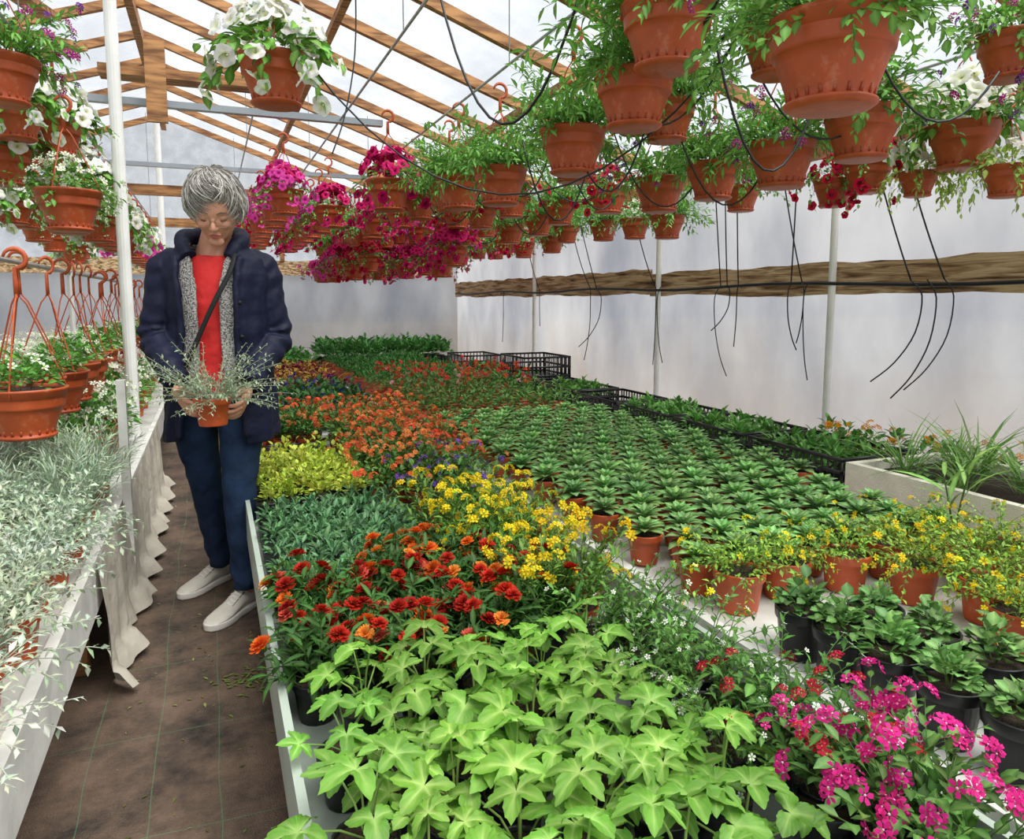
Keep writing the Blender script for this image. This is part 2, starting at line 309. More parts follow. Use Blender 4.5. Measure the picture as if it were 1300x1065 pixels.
def rosette(n,L,W,c0,c1,droop=.5):
    lg=leaf(L,W,droop,.25,c0,c1,5,peak=.68)
    d=[];p=[];s=[]
    for i in range(n):
        a=i*2.4;t=i/n;e=math.radians(72-60*t);d.append((math.cos(e)*math.cos(a),math.cos(e)*math.sin(a),math.sin(e)));p.append((0,0,.012*(1-t)));s.append(.45+.6*t**.7)
    return scatter(lg,d,p,s,.1)
TC=C(190,84,42)
def pot(rt,h,col=TC,mat=TER,seg=18,soil=True):
    rb=rt*.74
    pr=[(0,0),(rb,0),(rb*1.02,.004),(rt*.91,h*.76),(rt*.98,h*.78),(rt,h*.8),(rt*1.02,h*.97),(rt*1.02,h),(rt*.95,h),(rt*.93,h*.9)]
    g=lathe(pr,seg,col,mat)
    if soil: g=join([g,lathe([(rt*.935,h*.9),(rt*.5,h*.92),(0,h*.9)],seg,C(62,46,36),SOI)])
    return g
# ------------------------------------------------------------ shell
XL,XR,YB,YF,ZE,XG,ZG=-3.75,2.97,9.25,-1.6,2.0,-.4,3.15
one=np.ones(3)
obj('floor',mk([(XL,YF,0),(XR,YF,0),(XR,YB,0),(XL,YB,0)],[(0,1,2,3)],one,MAT),center=False)
obj('outside_ground',mk([(-40,-40,-.03),(40,-40,-.03),(40,40,-.03),(-40,40,-.03)],[(0,1,2,3)],one,GRS),center=False)
def slab(name,P,n,mat):
    P=np.array(P,float);return obj(name,mk(P,[tuple(range(len(P)))],one,mat),center=False)
slab('wall_right',[(XR,YF,0),(XR,YB,0),(XR,YB,ZE),(XR,YF,ZE)],(1,0,0),FW)
slab('wall_left',[(XL,YF,0),(XL,YF,ZE),(XL,YB,ZE),(XL,YB,0)],(-1,0,0),FW)
slab('wall_back',[(XL,YB,0),(XR,YB,0),(XR,YB,1.6),(XL,YB,1.6)],(0,1,0),FW)
slab('wall_back_gable',[(XL,YB,1.6),(XR,YB,1.6),(XR,YB,ZE),(XG,YB,ZG),(XL,YB,ZE)],(0,1,0),FR)
slab('wall_front',[(XL,YF,0),(XL,YF,ZE),(XG,YF,ZG),(XR,YF,ZE),(XR,YF,0)],(0,-1,0),FR)
slab('ceiling_right',[(XG,YF,ZG),(XR,YF,ZE),(XR,YB,ZE),(XG,YB,ZG)],(0,0,1),FR)
slab('ceiling_left',[(XL,YF,ZE),(XG,YF,ZG),(XG,YB,ZG),(XL,YB,ZE)],(0,0,1),FR)
g=[]
y=-.9
while y<9.2:
    j=rng.uniform(-.03,.03)
    g.append(beam((XR-.03,y,ZE-.04),(XG,y+j,ZG-.04),.042,.055,one,TIM));g.append(beam((XL+.03,y,ZE-.04),(XG,y+j,ZG-.04),.042,.055,one,TIM));y+=.66
g.append(beam((XG,YF+.02,ZG-.1),(XG,YB-.02,ZG-.1),.05,.1,one,TIM))
for X in (.7,1.8): g.append(beam((X,YF+.02,ZG-.11-(X-XG)*(ZG-ZE)/(XR-XG)),(X,YB-.02,ZG-.11-(X-XG)*(ZG-ZE)/(XR-XG)),.04,.04,one,TIM))
g.append(beam((XR-.03,YF+.02,ZE-.08),(XR-.03,YB-.02,ZE-.08),.04,.1,one,TIM))
g.append(beam((XL+.03,YF+.02,ZE-.08),(XL+.03,YB-.02,ZE-.08),.04,.1,one,TIM))
for X in (-1.5,.8,1.9): g.append(beam((X,YB-.04,1.6),(X,YB-.04,ZG-.08-abs(X-XG)*.341),.05,.04,one,TIM))
g.append(beam((XL+.05,YB-.07,2.0),(XR-.05,YB-.07,2.0),.05,.1,one,TIM))
obj('roof_timber_rafters',join(g))
def rough_board(x,y0,y1,zc,h,along='y'):
    n=40;V=[];F=[]
    for i in range(n+1):
        t=y0+(y1-y0)*i/n;w=.006*math.sin(i*.9)+.006*math.sin(i*2.3+x);top=zc+h/2+w;bot=zc-h/2+.6*w+.008*math.sin(i*.55)
        for a,b in ((0,bot),(.03,bot),(.03,top),(0,top)):
            V.append((x-a,t,b) if along=='y' else (t,x-a,b))
    for i in range(n):
        for k in range(4): a=i*4;F.append((a+k,a+(k+1)%4,a+4+(k+1)%4,a+4+k))
    F+=[(0,1,2,3),(n*4+3,n*4+2,n*4+1,n*4)]
    return mk(V,F,one,RSB)
obj('trim_rail_right',join([rough_board(XR-.012,-1.5,4.6,1.255,.16),rough_board(XR-.012,4.62,9.2,1.275,.18)]))
obj('trim_rail_back',join([rough_board(YB-.012,-3.6,2.9,1.52,.17,'x')]))
obj('baseboard_right',box(XR-.03,XR-.006,YF+.02,YB-.02,.0,.3,C(190,185,175),WHT))
g=[]
for (x,y_) in ((2.9,2.88),(2.9,4.45),(2.9,6.6),(2.9,1.0)):
    g.append(tube([(x,y_,0),(x,y_,ZE-.02)],.019,12,C(232,232,228),MET))
obj('white_wall_posts',join(g))
g=[]
for (x,y_,r) in ((-.42,4.5,.032),(-.42,8.2,.03),(-2.4,5,.03)):
    zt=ZG-.14-abs(x-XG)*.37;g.append(tube([(x,y_,0),(x,y_,zt)],r,14,C(235,236,234),MET))
obj('white_roof_posts',join(g))
g=[beam((-2.6,4.56,2.2),(1.0,4.56,2.2),.05,.035,C(150,158,166),MET),beam((-2.2,7.2,2.3),(1.5,7.2,2.3),.05,.035,C(150,158,166),MET)]
obj('galvanised_cross_ties',join(g))
g=[beam((-.95,2.4,2.28),(-.62,4.05,2.42),.09,.025,one,TIM),beam((-.22,4.45,2.5),(-.22,4.45,2.08),.1,.03,one,TIM),beam((-.5,4.62,2.36),(.35,4.62,2.36),.14,.05,one,TIM),beam((-1.7,2.9,2.18),(-.5,4.05,2.3),.07,.03,one,TIM),beam((-1.9,7.3,2.1),(.6,7.3,2.1),.05,.09,one,TIM)]
obj('roof_brace_planks',join(g))
RZ={'A':(1.2,2.13),'B':(2.06,2.10),'C':(2.6,2.04),'L0':(.3,2.33),'L1':(-.55,2.0),'L2':(-.62,1.28),'M':(.75,2.2),'N':(-1.15,2.05)}
g=[]
for k,(x,z) in RZ.items():
    g.append(tube([(x,YF+.05,z),(x,YB-.05,z)],.006 if k!='L2' else .009,8,C(150,150,150),MET))
    for yy in (0.,3.,6.,8.8):
        zt=ZG-abs(x-XG)*(ZG-ZE)/(XR-XG)-.02
        if k!='L2': g.append(tube([(x,yy,z),(x,yy,zt)],.0025,5,C(120,120,120),MET))
for yy in (2.0,4.1,6.2,8.3): g.append(tube([(-.62,yy,.4),(-.62,yy,1.28)],.012,8,C(225,225,222),MET))
obj('basket_hanging_rails',join(g))
# ------------------------------------------------------------ benches
g=[];WB=C(222,221,216);GB=C(176,188,176)
g+=[box(.10,.97,.45,4.3,.325,.34,C(150,158,150),WHT),box(.085,.10,.44,4.3,.28,.425,GB,MET),box(.97,.985,.44,4.3,.28,.425,GB,MET),box(.085,.985,.43,.445,.28,.425,GB,MET)]
g+=[box(.10,.97,4.5,9.1,.325,.34,C(200,202,200),WHT),box(.085,.10,4.5,9.1,.29,.42,WB,WHT),box(.97,.985,4.5,9.1,.29,.42,WB,WHT)]
for y_ in (.6,1.8,3.,4.2,4.6,6.,7.4,9.): g+=[box(.16,.22,y_,y_+.06,0,.325,one,TIM),box(.84,.9,y_,y_+.06,0,.325,one,TIM),box(.12,.95,y_,y_+.05,.26,.325,one,TIM)]
obj('centre_bench',join(g))
g=[box(1.045,2.86,.3,9.1,.375,.40,C(205,205,200),WHT),box(1.03,1.06,.3,9.1,.28,.412,WB,WHT)]
for y_ in (.5,2.,3.5,5,6.5,8,9): g+=[box(1.1,1.17,y_,y_+.07,0,.375,one,TIM),box(2.7,2.77,y_,y_+.07,0,.375,one,TIM),box(1.08,2.85,y_,y_+.06,.29,.375,one,TIM)]
obj('right_bench',join(g))
g=[box(-1.7,-.36,.6,9.1,.375,.40,C(205,205,200),WHT),box(-.36,-.335,.6,9.1,.27,.415,WB,WHT)]
for y_ in (.8,2.5,4.,5.5,7,8.8): g+=[box(-.46,-.40,y_,y_+.06,0,.375,one,TIM),box(-1.6,-1.53,y_,y_+.06,0,.375,one,TIM)]
g.append(beam((-.318,3.02,.0),(-.318,3.02,.86),.03,.03,WB,WHT))
obj('left_bench',join(g))
obj('far_left_bench',join([box(-3.6,-1.95,.6,9.1,.575,.60,C(205,205,200),WHT)]+[box(x,x+.06,y_,y_+.06,0,.575,one,TIM) for x in(-3.4,-2.1) for y_ in (.8,3,5,7,8.8)]))
obj('wooden_pallet',join([box(.99,1.02,1.2,2.9,.05+.09*i,.12+.09*i,C(150,120,90),WOD) for i in range(2)]))
def skirt(x,y0,y1,zt,name):
    ny,nz_=150,16;V=[];F=[]
    for j in range(nz_+1):
        t=j/nz_
        for i in range(ny+1):
            y_=y0+(y1-y0)*i/ny;s=i*.33;w=.5+.5*math.sin(s+1.3*math.sin(s*.31)+t*1.2)
            o_=.004+.034*t**.7*w+.012*math.sin(s*2.7+t*5)*t+(.05*max(0,t-.8)*5*(.4+.6*w))
            z=zt*(1-t)**1.0+.01+(.02*w if t>.85 else 0)-.025*math.sin(s*.23)*t*(1-t)
            V.append((x+max(o_,.003),y_+.012*math.sin(s*1.7+t*3)*t,max(z,.008)))
    n=ny+1
    for j in range(nz_):
        for i in range(ny): a=j*n+i;F.append((a,a+1,a+n+1,a+n))
    return obj(name,mk(V,F,C(196,188,174),FAB))
skirt(-.332,2.3,4.9,.40,'white_fabric_bench_skirt')
g=[];lf0=leaf(.022,.009,.2,.2,C(110,130,60),C(140,150,80),3);K=220
P=np.stack([rng.uniform(-.28,.12,K),rng.uniform(.9,5,K),np.full(K,.004)],1);a=rng.uniform(0,6,K)
g.append(inst(lf0,[Rz(t)*rng.uniform(.2,1.0) for t in a],P,np.array([[1,1,1],[1.2,.8,.5],[.6,.5,.5],[1.6,1.5,1.8]])[rng.integers(0,4,K)]))
P=np.stack([rng.normal(.06,.04,60),rng.normal(2.28,.05,60),np.full(60,.005)],1);g.append(inst(lf0,[Rz(t) for t in rng.uniform(0,6,60)],P,tintv(.3,60)))
obj('fallen_leaves',join(g),center=False)

# ------------------------------------------------------------ plant prototypes
def protos(fn,k=4): return [fn() for _ in range(k)]
def bed(name,pts,pr,z,sc=(.85,1.15),potg=None,jit=.15,sink=0):
    pts=np.asarray(pts,float);ids=rng.integers(0,len(pr),len(pts));gs=[]
    for k,p in enumerate(pr):
        q=pts[ids==k]
        if len(q)==0: continue
        m=[Rz(rng.uniform(0,2*pi))*rng.uniform(*sc) for _ in q];gs.append(inst(p,m,np.hstack([q,np.full((len(q),1),z)]),tintv(jit,len(q))))
    if potg is not None:
        pg,ph=potg;gs.append(inst(pg,[Rz(rng.uniform(0,6)) for _ in pts],np.hstack([pts,np.full((len(pts),1),z-ph)]),tintv(.08,len(pts))))
    return obj(name,join(gs))
def grid(x0,x1,y0,y1,dx,dy,j=.01,stag=True):
    P=[];r=0;y=y0
    while y<=y1+1e-6:
        x=x0+(dx/2 if stag and r%2 else 0)
        while x<=x1+1e-6: P.append((x+rng.uniform(-j,j),y+rng.uniform(-j,j)));x+=dx
        y+=dy;r+=1
    return P
bp9=pot(.047,.085,C(28,28,30),BLK,14);tp9=pot(.05,.085,TC,TER,16);tp12=pot(.062,.1,TC,TER,20);bp11=pot(.055,.105,C(26,26,28),BLK,24)
ZC=.342;ZR=.402;ZL=.402
LG0,LG1=C(116,172,60),C(184,220,122)
def lobedplant():
    gs=[];n=7
    for i in range(n):
        az=i*2.4+rng.uniform(-.3,.3);rr=.015+.07*math.sqrt(i/n)*rng.uniform(.8,1.2);h=.10-.06*(i/n)+rng.uniform(-.02,.02)
        p1=np.array([rr*math.cos(az),rr*math.sin(az),h]);gs.append(tube([(0,0,0),p1*np.array([.4,.4,.6]),p1],.0018,4,C(150,180,95),FOL,cap=False))
        R_=rng.uniform(.034,.060);dk=rng.uniform(.72,1.05)
        gs.append(xf(lobed(R_,LG0*dk,LG1*dk,rng.choice([5,5,3,5]),droop=rng.uniform(.0,.28)),p1,R=basis([math.cos(az),math.sin(az),rng.uniform(-.3,.35)],rng.normal(0,.25))))
    return join(gs)
P=[p for p in grid(.17,.70,.72,1.26,.112,.108,.012)]
bed('light_green_geranium_seedlings',P,protos(lobedplant,7),ZC+.08,(.85,1.15),(bp9,.08))
sm_=leaf(.022,.010,.3,.3,C(74,120,52),C(112,158,78),3)
white5=flower5(.006,C(245,245,240),C(220,230,190))
def thin(): return stems(22,.17,sm_,12,(30,85),1.0,.03,lel=50,fl=white5,pf=.8)
bed('bacopa_seedlings',grid(.74,.92,.92,1.42,.1,.11,.015),protos(thin,4),ZC+.08,(.8,1.15),(bp9,.08))
def pinkfl(c,c2,r=.012): return daisy_cluster(r*1.9,c,5,.5,center=c2)
fr=pinkfl(C(190,34,62),C(255,200,90),.009);fp=pinkfl(C(222,44,140),C(255,190,220),.011)
md=leaf(.032,.016,.3,.3,C(70,118,50),C(110,150,76),4)
bed('red_nemesia_plants',grid(.82,.92,.80,.98,.09,.1),protos(lambda:stems(12,.16,md,7,(40,85),.7,.03,fl=fr,pf=.7),3),ZC+.08,(.9,1.1),(bp9,.08))
bed('pink_nemesia_plants',grid(.80,.93,.60,.76,.07,.08),protos(lambda:stems(14,.17,md,7,(40,85),.7,.03,fl=fp,pf=.65),3),ZC+.08,(.9,1.1),(bp9,.08))
mdk=leaf(.045,.013,.35,.3,C(46,86,36),C(80,124,56),4)
mo=[marigold(.022,C(222,70,22),C(240,120,40)),marigold(.022,C(230,106,34),C(246,156,66))];mrr=[marigold(.022,C(164,24,20),C(206,52,30)),marigold(.024,C(132,16,18),C(186,40,26))]
mp_=[marigold(.024,C(204,62,60),C(234,112,84))]
def mgp(fl,p=.42): return lambda:join([stems(14,.115,mdk,9,(40,88),.4,.03,lel=55,fl=fl,pf=p),bush(40,.06,.08,mdk)])
bed('marigold_plants',grid(.16,.54,1.40,1.82,.095,.095,.01),protos(mgp(mp_+mo+mrr,.34),5),ZC+.07,(.9,1.1),(bp9,.075))
bed('orange_marigold_plants',grid(.40,.62,1.84,1.98,.095,.095,.01),protos(mgp(mo,.3),4),ZC+.075,(.9,1.1),(bp9,.075))
bed('dark_red_marigold_plants',grid(.58,.74,1.46,1.9,.095,.095,.01),protos(mgp(mrr+mrr+mo,.32),4),ZC+.08,(.95,1.1),(bp9,.08))
gg=leaf(.034,.014,.3,.35,C(70,120,74),C(122,164,116),4)
bed('grey_green_dusty_miller_seedlings',grid(.15,.58,1.92,2.66,.066,.066,.006),protos(lambda:join([bush(34,.026,.065,gg,80,15)]),5),ZC+.055,(.8,1.1),None)
obj('black_seedling_tray',box(.12,.60,1.90,2.68,ZC,ZC+.05,C(26,26,28),BLK))
ye=[daisy_cluster(.018,C(252,226,44),5,.55,C(250,210,20))]
yl=leaf(.03,.011,.3,.3,C(88,136,52),C(132,176,80),3)
bed('yellow_bidens_plants',grid(.66,.88,1.52,2.25,.12,.12,.015),protos(lambda:join([stems(26,.19,yl,11,(40,88),.5,.03,lel=48,fl=ye,pf=.5),bush(60,.07,.12,yl)]),4),ZC+.08,(.9,1.1),(tp9,.08))
yg=leaf(.028,.020,.2,.25,C(176,196,60),C(206,222,100),4,peak=.5)
bed('golden_feverfew_seedlings',grid(.16,.52,2.76,3.4,.10,.10,.01),protos(lambda:join([bush(50,.045,.1,yg,80,10),stems(6,.14,yg,6,(50,88),.4,.02)]),4),ZC+.07,(.8,1.15),(bp9,.07))
g=[]
for i in range(4):
    for j in range(4): g.append(xf(pot(.047,.08,C(30,30,32),BLK,14),(.16+i*.1,3.52+j*.1,ZC)))
obj('empty_black_pots',join(g))
orf=[daisy_cluster(.02,C(240,116,64),6,.5,C(250,190,60)),daisy_cluster(.02,C(236,92,66),6,.5,C(250,190,60)),daisy_cluster(.018,C(246,150,90),5,.5,C(250,190,60))]
def orp(): return join([stems(18,.22,md,9,(40,88),.5,.03,fl=orf,pf=.7),bush(50,.06,.13,md)])
bed('orange_nemesia_plants',grid(.60,.92,2.72,4.2,.12,.13,.015),protos(orp,5),ZC+.08,(.9,1.15),(tp9,.08))
bed('orange_diascia_plants',grid(.2,.5,3.98,4.25,.12,.13,.015),protos(orp,3),ZC+.08,(.85,1.1),(tp9,.08))
vf=[daisy_cluster(.018,C(112,66,176),6,.5,C(250,240,160)),daisy_cluster(.018,C(136,84,196),5,.5,C(250,240,160))]
bed('violet_lobelia_plants',grid(.72,.92,2.38,2.62,.11,.11,.015),protos(lambda:stems(18,.2,md,9,(40,88),.5,.03,fl=vf,pf=.55),4),ZC+.08,(.9,1.1),(tp9,.08))
dk=leaf(.05,.028,.35,.25,C(40,84,38),C(72,116,54),4)
bl=[daisy_cluster(.014,C(58,54,160),5,.55)]
bed('blue_salvia_plants',grid(.16,.9,4.6,5.4,.13,.13,.015),protos(lambda:join([bush(60,.07,.16,dk),domeflowers(bl,5,.05,.2)]),4),ZC+.08,(.9,1.15),(bp9,.08))
cl=[leaf(.055,.034,.4,.2,C(92,26,42),C(150,44,60),4),leaf(.055,.034,.4,.2,C(196,190,70),C(150,60,50),4)]
bed('coleus_plants',grid(.16,.9,5.55,7.4,.14,.15,.015),protos(lambda:join([bush(26,.07,.17,cl[0]),bush(22,.07,.17,cl[1])]),4),ZC+.08,(.9,1.15),(bp9,.08))
bed('leafy_green_seedlings',grid(.14,.94,7.6,9.0,.15,.15,.015),protos(lambda:bush(50,.08,.2,leaf(.07,.035,.4,.2,C(60,120,50),C(100,160,80),4)),3),ZC+.08,(.9,1.15),(bp9,.08))
# ---- right bench
R0,R1=C(80,138,64),C(158,198,128)
def ros(): return rosette(24,.076,.034,R0,R1,.42)
P=grid(1.12,2.12,1.52,3.95,.122,.114,.008)
P=[p for p in P if not (p[0]>2.02 and p[1]<2.1)]
bed('potted_rosette_seedlings',P,protos(ros,5),ZR+.092,(.9,1.2),(tp9,.087))
yl2=leaf(.018,.009,.3,.3,C(104,150,50),C(160,192,80),3);ys=[daisy_cluster(.012,C(250,222,36),4,.6),flower5(.009,C(252,226,40),C(240,190,20))]
def ytr(): return join([stems(40,.15,yl2,13,(5,85),1.3,.04,lel=50,fl=ys,pf=.75,srad=.0009),bush(80,.07,.07,yl2)])
bed('yellow_creeping_jenny_pots',[(1.16,1.40),(1.32,1.42),(1.5,1.40),(1.68,1.42),(1.86,1.40),(1.60,1.28),(1.80,1.26),(1.95,1.3),(1.66,1.13),(1.84,1.1),(2.0,1.12),(1.56,.99),(1.72,.94),(1.9,.92),(1.60,.78),(1.78,.74),(2.0,.9)],protos(ytr,5),ZR+.092,(.8,1.1),(tp12,.092))
vi=leaf(.028,.024,.25,.25,C(84,132,62),C(134,176,104),4,peak=.5)
def vio(): return join([bush(70,.042,.075,vi,80,5),stems(6,.08,vi,4,(30,85),.4,.02)])
P=[(1.13,1.16),(1.13,1.055),(1.135,.945),(1.14,.83),(1.15,.715),(1.16,.60),(1.17,.49),(1.27,1.10),(1.28,.98),(1.29,.86),(1.30,.74),(1.31,.62),(1.42,.82),(1.44,.70)]
bed('viola_seedlings_in_black_pots',P,protos(vio,6),ZR+.095,(.8,1.0),(bp11,.095))
def openbox(x0,x1,y0,y1,z0,h,t,col,mat,inner=.5):
    return [box(x0,x1,y0,y1,z0,z0+t,col,mat),box(x0,x0+t,y0,y1,z0,z0+h,col,mat),box(x1-t,x1,y0,y1,z0,z0+h,col,mat),box(x0+t,x1-t,y0,y0+t,z0,z0+h,col,mat),box(x0+t,x1-t,y1-t,y1,z0,z0+h,col,mat),box(x0+t,x1-t,y0+t,y1-t,z0+t,z0+h*inner,C(60,46,36),SOI)]
g=openbox(2.12,2.62,1.2,2.0,ZR,.16,.03,C(236,232,216),STY,.8)
gl=leaf(.2,.006,.9,.2,C(90,140,60),C(140,176,96),5,peak=.3)
bs=[bush(44,.03,.02,gl,85,60) for _ in range(3)]
for (x,y_) in ((2.25,1.35),(2.35,1.5),(2.2,1.6),(2.45,1.35),(2.4,1.7),(2.5,1.85),(2.25,1.85),(2.3,1.28)): g.append(xf(bs[rng.integers(3)],(x,y_,ZR+.13),rng.uniform(.8,1.5),rng.uniform(0,6)))
g.append(xf(stems(6,.16,vi,6,(20,60),.8,.03),(2.3,1.8,ZR+.13)))
obj('styrofoam_box_of_grass',join(g))
lf2=leaf(.16,.016,.6,.3,C(120,168,80),C(160,200,110),5,peak=.35)
obj('potted_corn_seedling',join([xf(pot(.05,.085,C(30,30,30),BLK,16),(1.98,1.46,ZR)),xf(stems(2,.24,lf2,6,(78,88),.1,.005,srad=.004,lel=38,leafsc=(.7,1)),(1.98,1.46,ZR+.08))]))
def crate(x0,x1,y0,y1,z0,h):
    gs=[];c=C(24,24,26)
    gs.append(box(x0,x1,y0,y1,z0,z0+.012,c,BLK))
    for zz in (z0+.02,z0+h*.5,z0+h-.015):
        gs+=[box(x0,x0+.008,y0,y1,zz,zz+.015,c,BLK),box(x1-.008,x1,y0,y1,zz,zz+.015,c,BLK),box(x0+.008,x1-.008,y0,y0+.008,zz,zz+.015,c,BLK),box(x0+.008,x1-.008,y1-.008,y1,zz,zz+.015,c,BLK)]
    yy=y0
    while yy<y1: gs+=[box(x0+.001,x0+.007,yy,yy+.008,z0,z0+h-.01,c,BLK),box(x1-.007,x1-.001,yy,yy+.008,z0,z0+h-.01,c,BLK)];yy+=.035
    xx=x0
    while xx<x1-.01: gs+=[box(xx,xx+.008,y0+.001,y0+.007,z0,z0+h-.01,c,BLK),box(xx,xx+.008,y1-.007,y1-.001,z0,z0+h-.01,c,BLK)];xx+=.035
    return gs
pl=leaf(.05,.024,.3,.3,C(70,130,52),C(118,168,84),4)
lush=protos(lambda:bush(40,.05,.1,pl,80,10),4)
yy=2.15;k=0
gs=[];gp=[]
while yy<6.6:
    x0=2.26;x1=2.66;h=.13
    gs+=crate(x0,x1,yy,yy+.55,ZR,h)
    if k not in (3,5):
        for (x,y_) in grid(x0+.06,x1-.06,yy+.07,yy+.5,.09,.09): gp.append(xf(lush[rng.integers(4)],(x,y_,ZR+.05),rng.uniform(.8,1.2),rng.uniform(0,6)))
    yy+=.6;k+=1
gs+=crate(2.2,2.6,6.7,7.2,ZR,.22)+crate(2.2,2.6,5.2,5.7,ZR+.13,.18)
obj('black_nursery_crates',join(gs+gp))
yf=[daisy_cluster(.02,C(250,170,20),5,.5)]
obj('yellow_primula_plants',join([xf(join([bush(40,.05,.1,pl),domeflowers(yf,5,.05,.12)]),(2.76+rng.uniform(-.02,.02),1.3+i*.13,ZR+.07)) for i in range(12)]+[xf(tp9,(2.76,1.3+i*.13,ZR)) for i in range(12)]))
bed('mixed_green_seedlings',grid(1.12,2.1,4.1,4.5,.12,.12,.015),protos(lambda:bush(55,.06,.13,md),4),ZR+.08,(.9,1.15),(tp9,.08))
gf=[daisy_cluster(.02,C(240,110,70),6,.5),daisy_cluster(.022,C(230,60,60),6,.5),daisy_cluster(.02,C(240,170,180),6,.5)]
bed('geranium_plants',grid(1.12,2.1,4.6,5.7,.13,.14,.015),protos(lambda:join([bush(55,.065,.16,md),domeflowers(gf,3,.06,.2)]),5),ZR+.08,(.9,1.15),(tp9,.08))
tl=leaf(.05,.018,.4,.3,C(48,108,44),C(88,150,72),3)
bed('uniform_green_seedlings',grid(1.14,2.1,5.85,8.3,.09,.09,.01),protos(lambda:bush(24,.03,.1,tl,80,20),4),ZR+.07,(.9,1.1),(tp9,.07))
bed('tall_leafy_seedlings',grid(1.14,2.6,8.45,9.0,.12,.12,.01),protos(lambda:bush(30,.05,.22,leaf(.09,.04,.4,.2,C(60,120,50),C(100,160,80),4),80,20),3),ZR+.08,(.9,1.1),(bp9,.08))
# ---- left bench : silver foliage
S0,S1=C(164,180,152),C(212,221,200)
sl=leaf(.022,.010,.2,.3,S0,S1,3);sn=leaf(.045,.0055,.2,.2,C(146,166,140),C(198,212,188),3)
def silver(): return join([stems(62,.18,sl,15,(10,88),.9,.04,scol=C(196,204,186),lel=55,srad=.0012),bush(90,.09,.08,sl)])
def lav(): return join([stems(56,.2,sn,15,(40,88),.35,.04,scol=C(176,190,166),lel=30,srad=.001),bush(50,.05,.08,sn)])
P=[(-.42,1.25),(-.43,1.50),(-.42,1.76),(-.44,2.0),(-.43,2.2),(-.42,2.4)]+grid(-1.5,-.58,.95,2.4,.155,.155,.02)
bed('silver_helichrysum_pots',P,protos(silver,5),ZL+.09,(.85,1.15),(tp12,.09))
P=[(-.43,2.6),(-.42,2.78),(-.44,2.96),(-.43,3.14)]+grid(-1.5,-.57,2.55,3.3,.13,.13,.02)
bed('lavender_pots',P,protos(lav,5),ZL+.085,(.85,1.2),(tp9,.08))
wl=leaf(.034,.022,.3,.25,C(78,140,54),C(124,180,84),4)
w5=flower5(.016,C(250,250,246),C(226,236,190),center=C(230,220,120))
bed('white_bacopa_plants',grid(-1.6,-.42,3.45,9.,.17,.17,.02),protos(lambda:join([bush(110,.1,.28,wl),domeflowers(w5,40,.12,.33)]),4),ZL+.08,(.95,1.25),(tp9,.08))
bed('white_petunia_seedlings',grid(-3.5,-2.05,2.5,9,.2,.22,.02),protos(lambda:join([bush(90,.12,.26,wl),domeflowers(w5,30,.12,.3)]),3),.60+.08,(.9,1.2),(tp9,.08))

# ------------------------------------------------------------ hanging baskets
HC=C(182,80,40)
def hpot():
    r=.125;h=.165
    pr=[(0,0),(.55,0),(.62,.01),(.69,.05),(.69,.08),(.63,.10),(.62,.12),(.66,.2),(.80,.50),(.845,.60),(.87,.605),(.90,.62),(.905,.66),(.925,.80),(.93,.81),(.945,.81),(.96,.93),(1.0,.95),(1.0,1.0),(.95,1.0),(.93,.93)]
    g=lathe([(a*r,b*h) for a,b in pr],40,HC,TER)
    gs=[g,lathe([(.93*r,h*.93),(.5*r,h*.97),(0,h*.95)],20,C(60,46,36),SOI)]
    for k in range(20):
        a=2*pi*k/20;c,s=math.cos(a),math.sin(a)
        gs.append(beam((.625*r*c,.625*r*s,.1*h),(.655*r*c,.655*r*s,.2*h),.006,.004,HC*.8,TER))
    return join(gs),h
HP,HH=hpot()
def hanger(hh=.36,col=HC,rt=.122,z0=None):
    z0=HH if z0 is None else z0;gs=[]
    for k in range(3):
        a=2*pi*k/3+.4;c,s=math.cos(a),math.sin(a)
        gs.append(tube([(rt*c,rt*s,z0-.03),(rt*c*.99,rt*s*.99,z0),(rt*.62*c,rt*.62*s,z0+hh*.3),(rt*.2*c,rt*.2*s,z0+hh*.62),(0,0,z0+hh*.70)],.0028,5,col,TER))
    R_=.031;top=z0+hh+.01;P=[(0,0,z0+hh*.68),(0,0,z0+hh*.78)]
    for i in range(11):
        a=-.5*pi+i*(1.45*pi/10);P.append((R_*math.cos(a),0,top-R_+R_*math.sin(a)))
    gs.append(tube(P,[.0085,.0085]+[.0075]*8+[.006,.005,.004],6,col,TER,flat=.6));return join(gs)
G0,G1=C(84,142,54),C(136,188,90)
hl=leaf(.05,.016,.35,.3,G0,G1,4);hl2=leaf(.032,.02,.3,.3,C(86,140,52),C(130,178,86),4);hlb=leaf(.06,.034,.45,.25,C(80,138,48),C(134,182,80),4);hlc=leaf(.055,.026,.4,.25,C(150,186,70),C(190,216,120),4)
pw=petunia(.036,C(248,248,244),C(236,240,200),C(200,210,120));pm=petunia(.034,C(206,18,104),C(150,8,70),C(90,4,40));pp=petunia(.034,C(226,70,170),C(190,30,130));pr_=petunia(.03,C(196,20,60),C(120,8,30))
pv=[daisy_cluster(.02,C(120,50,160),6,.5,C(240,220,160)),daisy_cluster(.022,C(176,40,140),6,.5,C(240,220,160))];wd=flower5(.015,C(250,250,248),C(220,230,150))
DH=HH*.93
def B_green(): return join([stems(80,.30,hl,14,(0,85),1.0,.09,lel=45),bush(140,.14,.14,hl)])
def B_white(): return join([bush(150,.18,.14,hlb,80,-20),domeflowers(pw,56,.20,.19,.03,up=.6),stems(18,.26,hlb,6,(0,50),1.8,.07,fl=pw,pf=.9)])
def B_mag(): return join([bush(90,.14,.12,hl2,80,-20),domeflowers([pm],60,.18,.17,.03,up=.6),stems(22,.26,hl2,7,(-10,40),1.9,.07,fl=pm,pf=1)])
